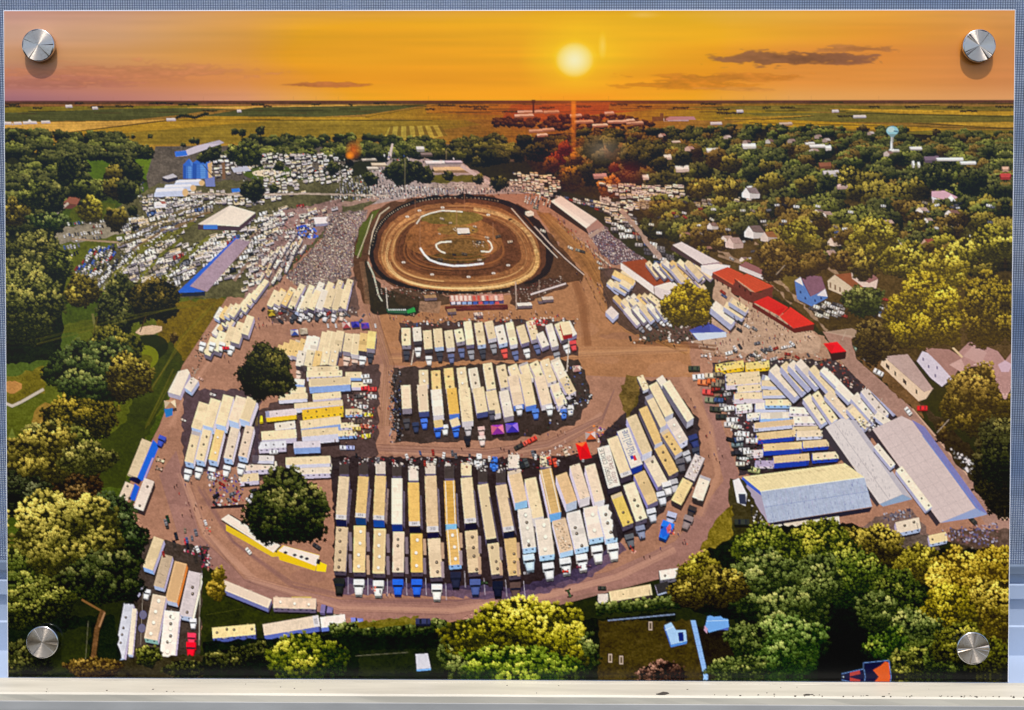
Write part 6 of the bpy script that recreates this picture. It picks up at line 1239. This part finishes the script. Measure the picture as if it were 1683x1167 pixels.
def cap_mesh(name, r, z0, z1, facets):
    """turned face: thin radial lands, each tipped a touch differently round the disc"""
    bm = bmesh.new(); n = len(facets); c = bm.verts.new((0, 0, z1+.00003))
    R0 = []; 
    for i in range(n):
        a = facets[i][0]; b_ = facets[(i+1) % n][0]+(2*math.pi if i == n-1 else 0); tip = facets[i][1]
        v1 = bm.verts.new((r*math.cos(a), r*math.sin(a), z1+tip)); v2 = bm.verts.new((r*math.cos(b_), r*math.sin(b_), z1-tip))
        c2 = bm.verts.new((0, 0, z1))
        bm.faces.new((c2, v1, v2)); R0.append((v1, v2))
    me = bpy.data.meshes.new(name); bm.verts.remove(c); bm.to_mesh(me); bm.free(); return me
def lathe(name, prof, n=48):
    bm = bmesh.new(); rings = [[bm.verts.new((r*math.cos(2*math.pi*i/n), r*math.sin(2*math.pi*i/n), z)) for i in range(n)] for r, z in prof]
    for a, b_ in zip(rings[:-1], rings[1:]):
        for i in range(n):
            f = bm.faces.new((a[i], a[(i+1) % n], b_[(i+1) % n], b_[i])); f.smooth = True
    me = bpy.data.meshes.new(name); bm.to_mesh(me); bm.free(); return me
RAD, HT = .0123, .0055
rim_me = lathe('rim', [(.0098, .0001), (.0098, .0016), (RAD-.0004, .0018), (RAD, .0022), (RAD, HT-.0006), (RAD-.0002, HT-.0002), (RAD-.0006, HT)])
rr = random.Random(3)
for (x, y, lb) in [(-.3530, .2265, 'turned metal cap in the top left corner'), (.3526, .2257, 'turned metal cap in the top right corner'), (-.3524, -.2253, 'turned metal cap in the bottom left corner'), (.3525, -.2264, 'turned metal cap in the bottom right corner')]:
    fac = []; a = 0
    while a < 2*math.pi-.03:
        nar = rr.random() < .62; st_ = rr.uniform(.035, .09) if nar else rr.uniform(.3, .7)
        fac.append((a, rr.gauss(0, .0002) if nar else rr.gauss(0, .00004))); a += st_
    o = link('standoff_cap', rim_me, panel, None if rim_me.materials else rim_m); o.location = (x, y, 0); o['label'] = lb
    link('turned_face', cap_mesh('turned_face', RAD-.0005, 0, HT-.0001, fac), o, cap_m)
# ---- window behind: insect screen in its frame, pane, sash, sill
screen = empty('insect_screen', 'dark wire insect screen in a slim grey frame behind the picture', 'window screen', (0, .06, .07))
wire_m = mat('screen_wire', (92, 110, 146), .5, var=.2, scale=60)
def wires():
    bm = bmesh.new(); p = .00186; w_ = .00036; vs = []; fs = []
    co_ = []; fa = []
    def bar(x0, x1, z0, z1, y0, y1):
        k = len(co_)
        for z in (z0, z1):
            for xx, yy in ((x0, y0), (x1, y0), (x1, y1), (x0, y1)): co_.append((xx, yy, z))
        fa.extend([(k, k+1, k+5, k+4), (k+1, k+2, k+6, k+5), (k+2, k+3, k+7, k+6), (k+3, k, k+4, k+7)])
    def barx(x0, x1, z, y, w2):
        k = len(co_)
        for xx in (x0, x1):
            for dy, dz in ((-w2, -w2), (w2, -w2), (w2, w2), (-w2, w2)): co_.append((xx, y+dy, z+dz))
        fa.extend([(k, k+1, k+5, k+4), (k+1, k+2, k+6, k+5), (k+2, k+3, k+7, k+6), (k+3, k, k+4, k+7)])
    x = -.47
    while x < .47:
        x += p*R.uniform(.97, 1.03); bar(x-w_/2, x+w_/2, .004, .50, -w_/2, w_/2)
    z = .006
    while z < .50:
        z += p*.98*R.uniform(.97, 1.03); barx(-.47, .47, z, -.0003, w_/2)
    bm.free(); me = bpy.data.meshes.new('screen_wires'); me.from_pydata(co_, [], fa); me.update(); return me
wo = link('screen_wires', wires(), screen, wire_m); wo['kind'] = 'stuff'
fr_m = mat('grey_aluminium', (112, 126, 146), .45, .0, var=.12, scale=20, stretch=(.3, 1, 6), bump=.2)
link('screen_rail', boxmesh('screen_rail', -.5, .5, -.004, .003, -.0035, .0045, .001), screen, fr_m)
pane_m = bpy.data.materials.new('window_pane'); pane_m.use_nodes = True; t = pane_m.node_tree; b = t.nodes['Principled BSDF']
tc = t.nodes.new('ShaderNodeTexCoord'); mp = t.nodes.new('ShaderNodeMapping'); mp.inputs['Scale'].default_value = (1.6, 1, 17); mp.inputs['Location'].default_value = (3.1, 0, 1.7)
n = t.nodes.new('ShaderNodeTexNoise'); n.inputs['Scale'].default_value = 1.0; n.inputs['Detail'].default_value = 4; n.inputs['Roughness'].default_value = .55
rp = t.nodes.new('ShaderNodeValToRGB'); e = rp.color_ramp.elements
e[0].position = .36; e[0].color = s2l(176, 196, 224); e[1].position = .66; e[1].color = s2l(250, 252, 255)  # bright and dull sky reflection painted into the pane colour as bands
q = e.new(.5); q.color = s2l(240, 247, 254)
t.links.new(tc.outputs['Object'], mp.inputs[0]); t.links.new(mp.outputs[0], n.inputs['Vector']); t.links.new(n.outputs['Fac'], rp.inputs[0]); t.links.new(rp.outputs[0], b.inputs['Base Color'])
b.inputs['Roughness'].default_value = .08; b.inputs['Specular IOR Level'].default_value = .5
window = empty('window', 'blue grey window glass with pale vinyl frame rails behind the picture', 'window', (0, .07, .0))
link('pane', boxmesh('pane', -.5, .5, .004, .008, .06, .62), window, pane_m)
vin = mat('pale_vinyl', (160, 174, 196), .35, var=.03, scale=8)  # white vinyl, with the blue of skylit shade put into its colour
profile('bottom_rail', [(.02, -.01), (.02, .0735), (-.0118, .0735), (-.0118, .0655), (-.0080, .0648), (-.0080, .0590), (-.0135, .0580), (-.0135, .0470), (-.0100, .0450), (-.0100, .024), (-.0118, .023), (-.0118, -.01)], -.5, .5, vin, window)
# sill
sill = empty('window_sill', 'cream painted window sill carrying the picture, chipped along its front edge', 'window sill', (0, 0, 0))
profile('sill_top', [(.0602, -.004), (.0602, -.0006), (-.0004, -.0006), (-.0004, -.004)], -.6, .6, vin, sill)
crm = mat('cream_paint', (196, 188, 170), .5, var=.10, scale=26, stretch=(.25, 3, 3), bump=.5)
profile('sill_nosing', [(-.0006, -.004), (-.0006, -.0004), (-.0050, -.0004), (-.0056, -.0014), (-.0066, -.0014), (-.0074, .0002), (-.0286, .0), (-.0302, -.0012), (-.0302, -.006), (-.0006, -.006)], -.6, .6, crm, sill, .00018)
gry = mat('grey_ledge', (150, 149, 146), .6, var=.10, scale=22, stretch=(.6, 2, 2), bump=.4)
gry2 = mat('dark_grey_ledge', (124, 126, 124), .6, var=.08, scale=14, stretch=(.6, 2, 2), bump=.3)
ledge = empty('lower_ledge', 'grey ledge running below the cream window sill', 'ledge', (0, -.03, -.012))
profile('ledge_face', [(.02, .0), (-.0008, .0062), (-.0014, .0058), (-.0020, .0002), (-.0015, -.02), (.02, -.02)], -.6, .6, gry, ledge)
profile('ledge_step', [(-.0020, -.0004), (-.060, -.0012), (-.060, -.02), (-.0020, -.02)], -.6, .6, gry2, ledge)
# chips and nicks on the sill's edge, two dark splits
chip_m = mat('bare_wood_chip', (70, 62, 54), .8, var=.3, scale=400)
def chip(x, y, L, w_, parent, name='paint_chip'):
    bm = bmesh.new(); n_ = 7; vs = []
    for i in range(n_):
        a = 2*math.pi*i/n_; q_ = rr.uniform(.6, 1.1); vs.append((x+L*q_*math.cos(a)+w_*.6*math.sin(a), y+w_*q_*math.sin(a)))
    top = [bm.verts.new((px, py, .00045)) for px, py in vs]; bot = [bm.verts.new((px, py, -.0008)) for px, py in vs]
    bm.faces.new(top)
    for i in range(n_): bm.faces.new((bot[i], bot[(i+1) % n_], top[(i+1) % n_], top[i]))
    me = bpy.data.meshes.new(name); bm.to_mesh(me); bm.free(); return link(name, me, parent, chip_m)
chip(.116, -.0258, .0046, .0030, sill, 'wood_split'); chip(.222, -.0268, .0036, .0012, sill, 'wood_split'); chip(.226, -.0262, .0014, .0005, sill, 'wood_split')
for i in range(70):
    x = .12+.27*rr.random()**.7 if i < 56 else rr.uniform(-.38, .1)
    chip(x, rr.uniform(-.0292, -.0272) if i < 48 else rr.uniform(-.029, -.012), rr.uniform(.0002, .0009), rr.uniform(.0001, .0004), sill)
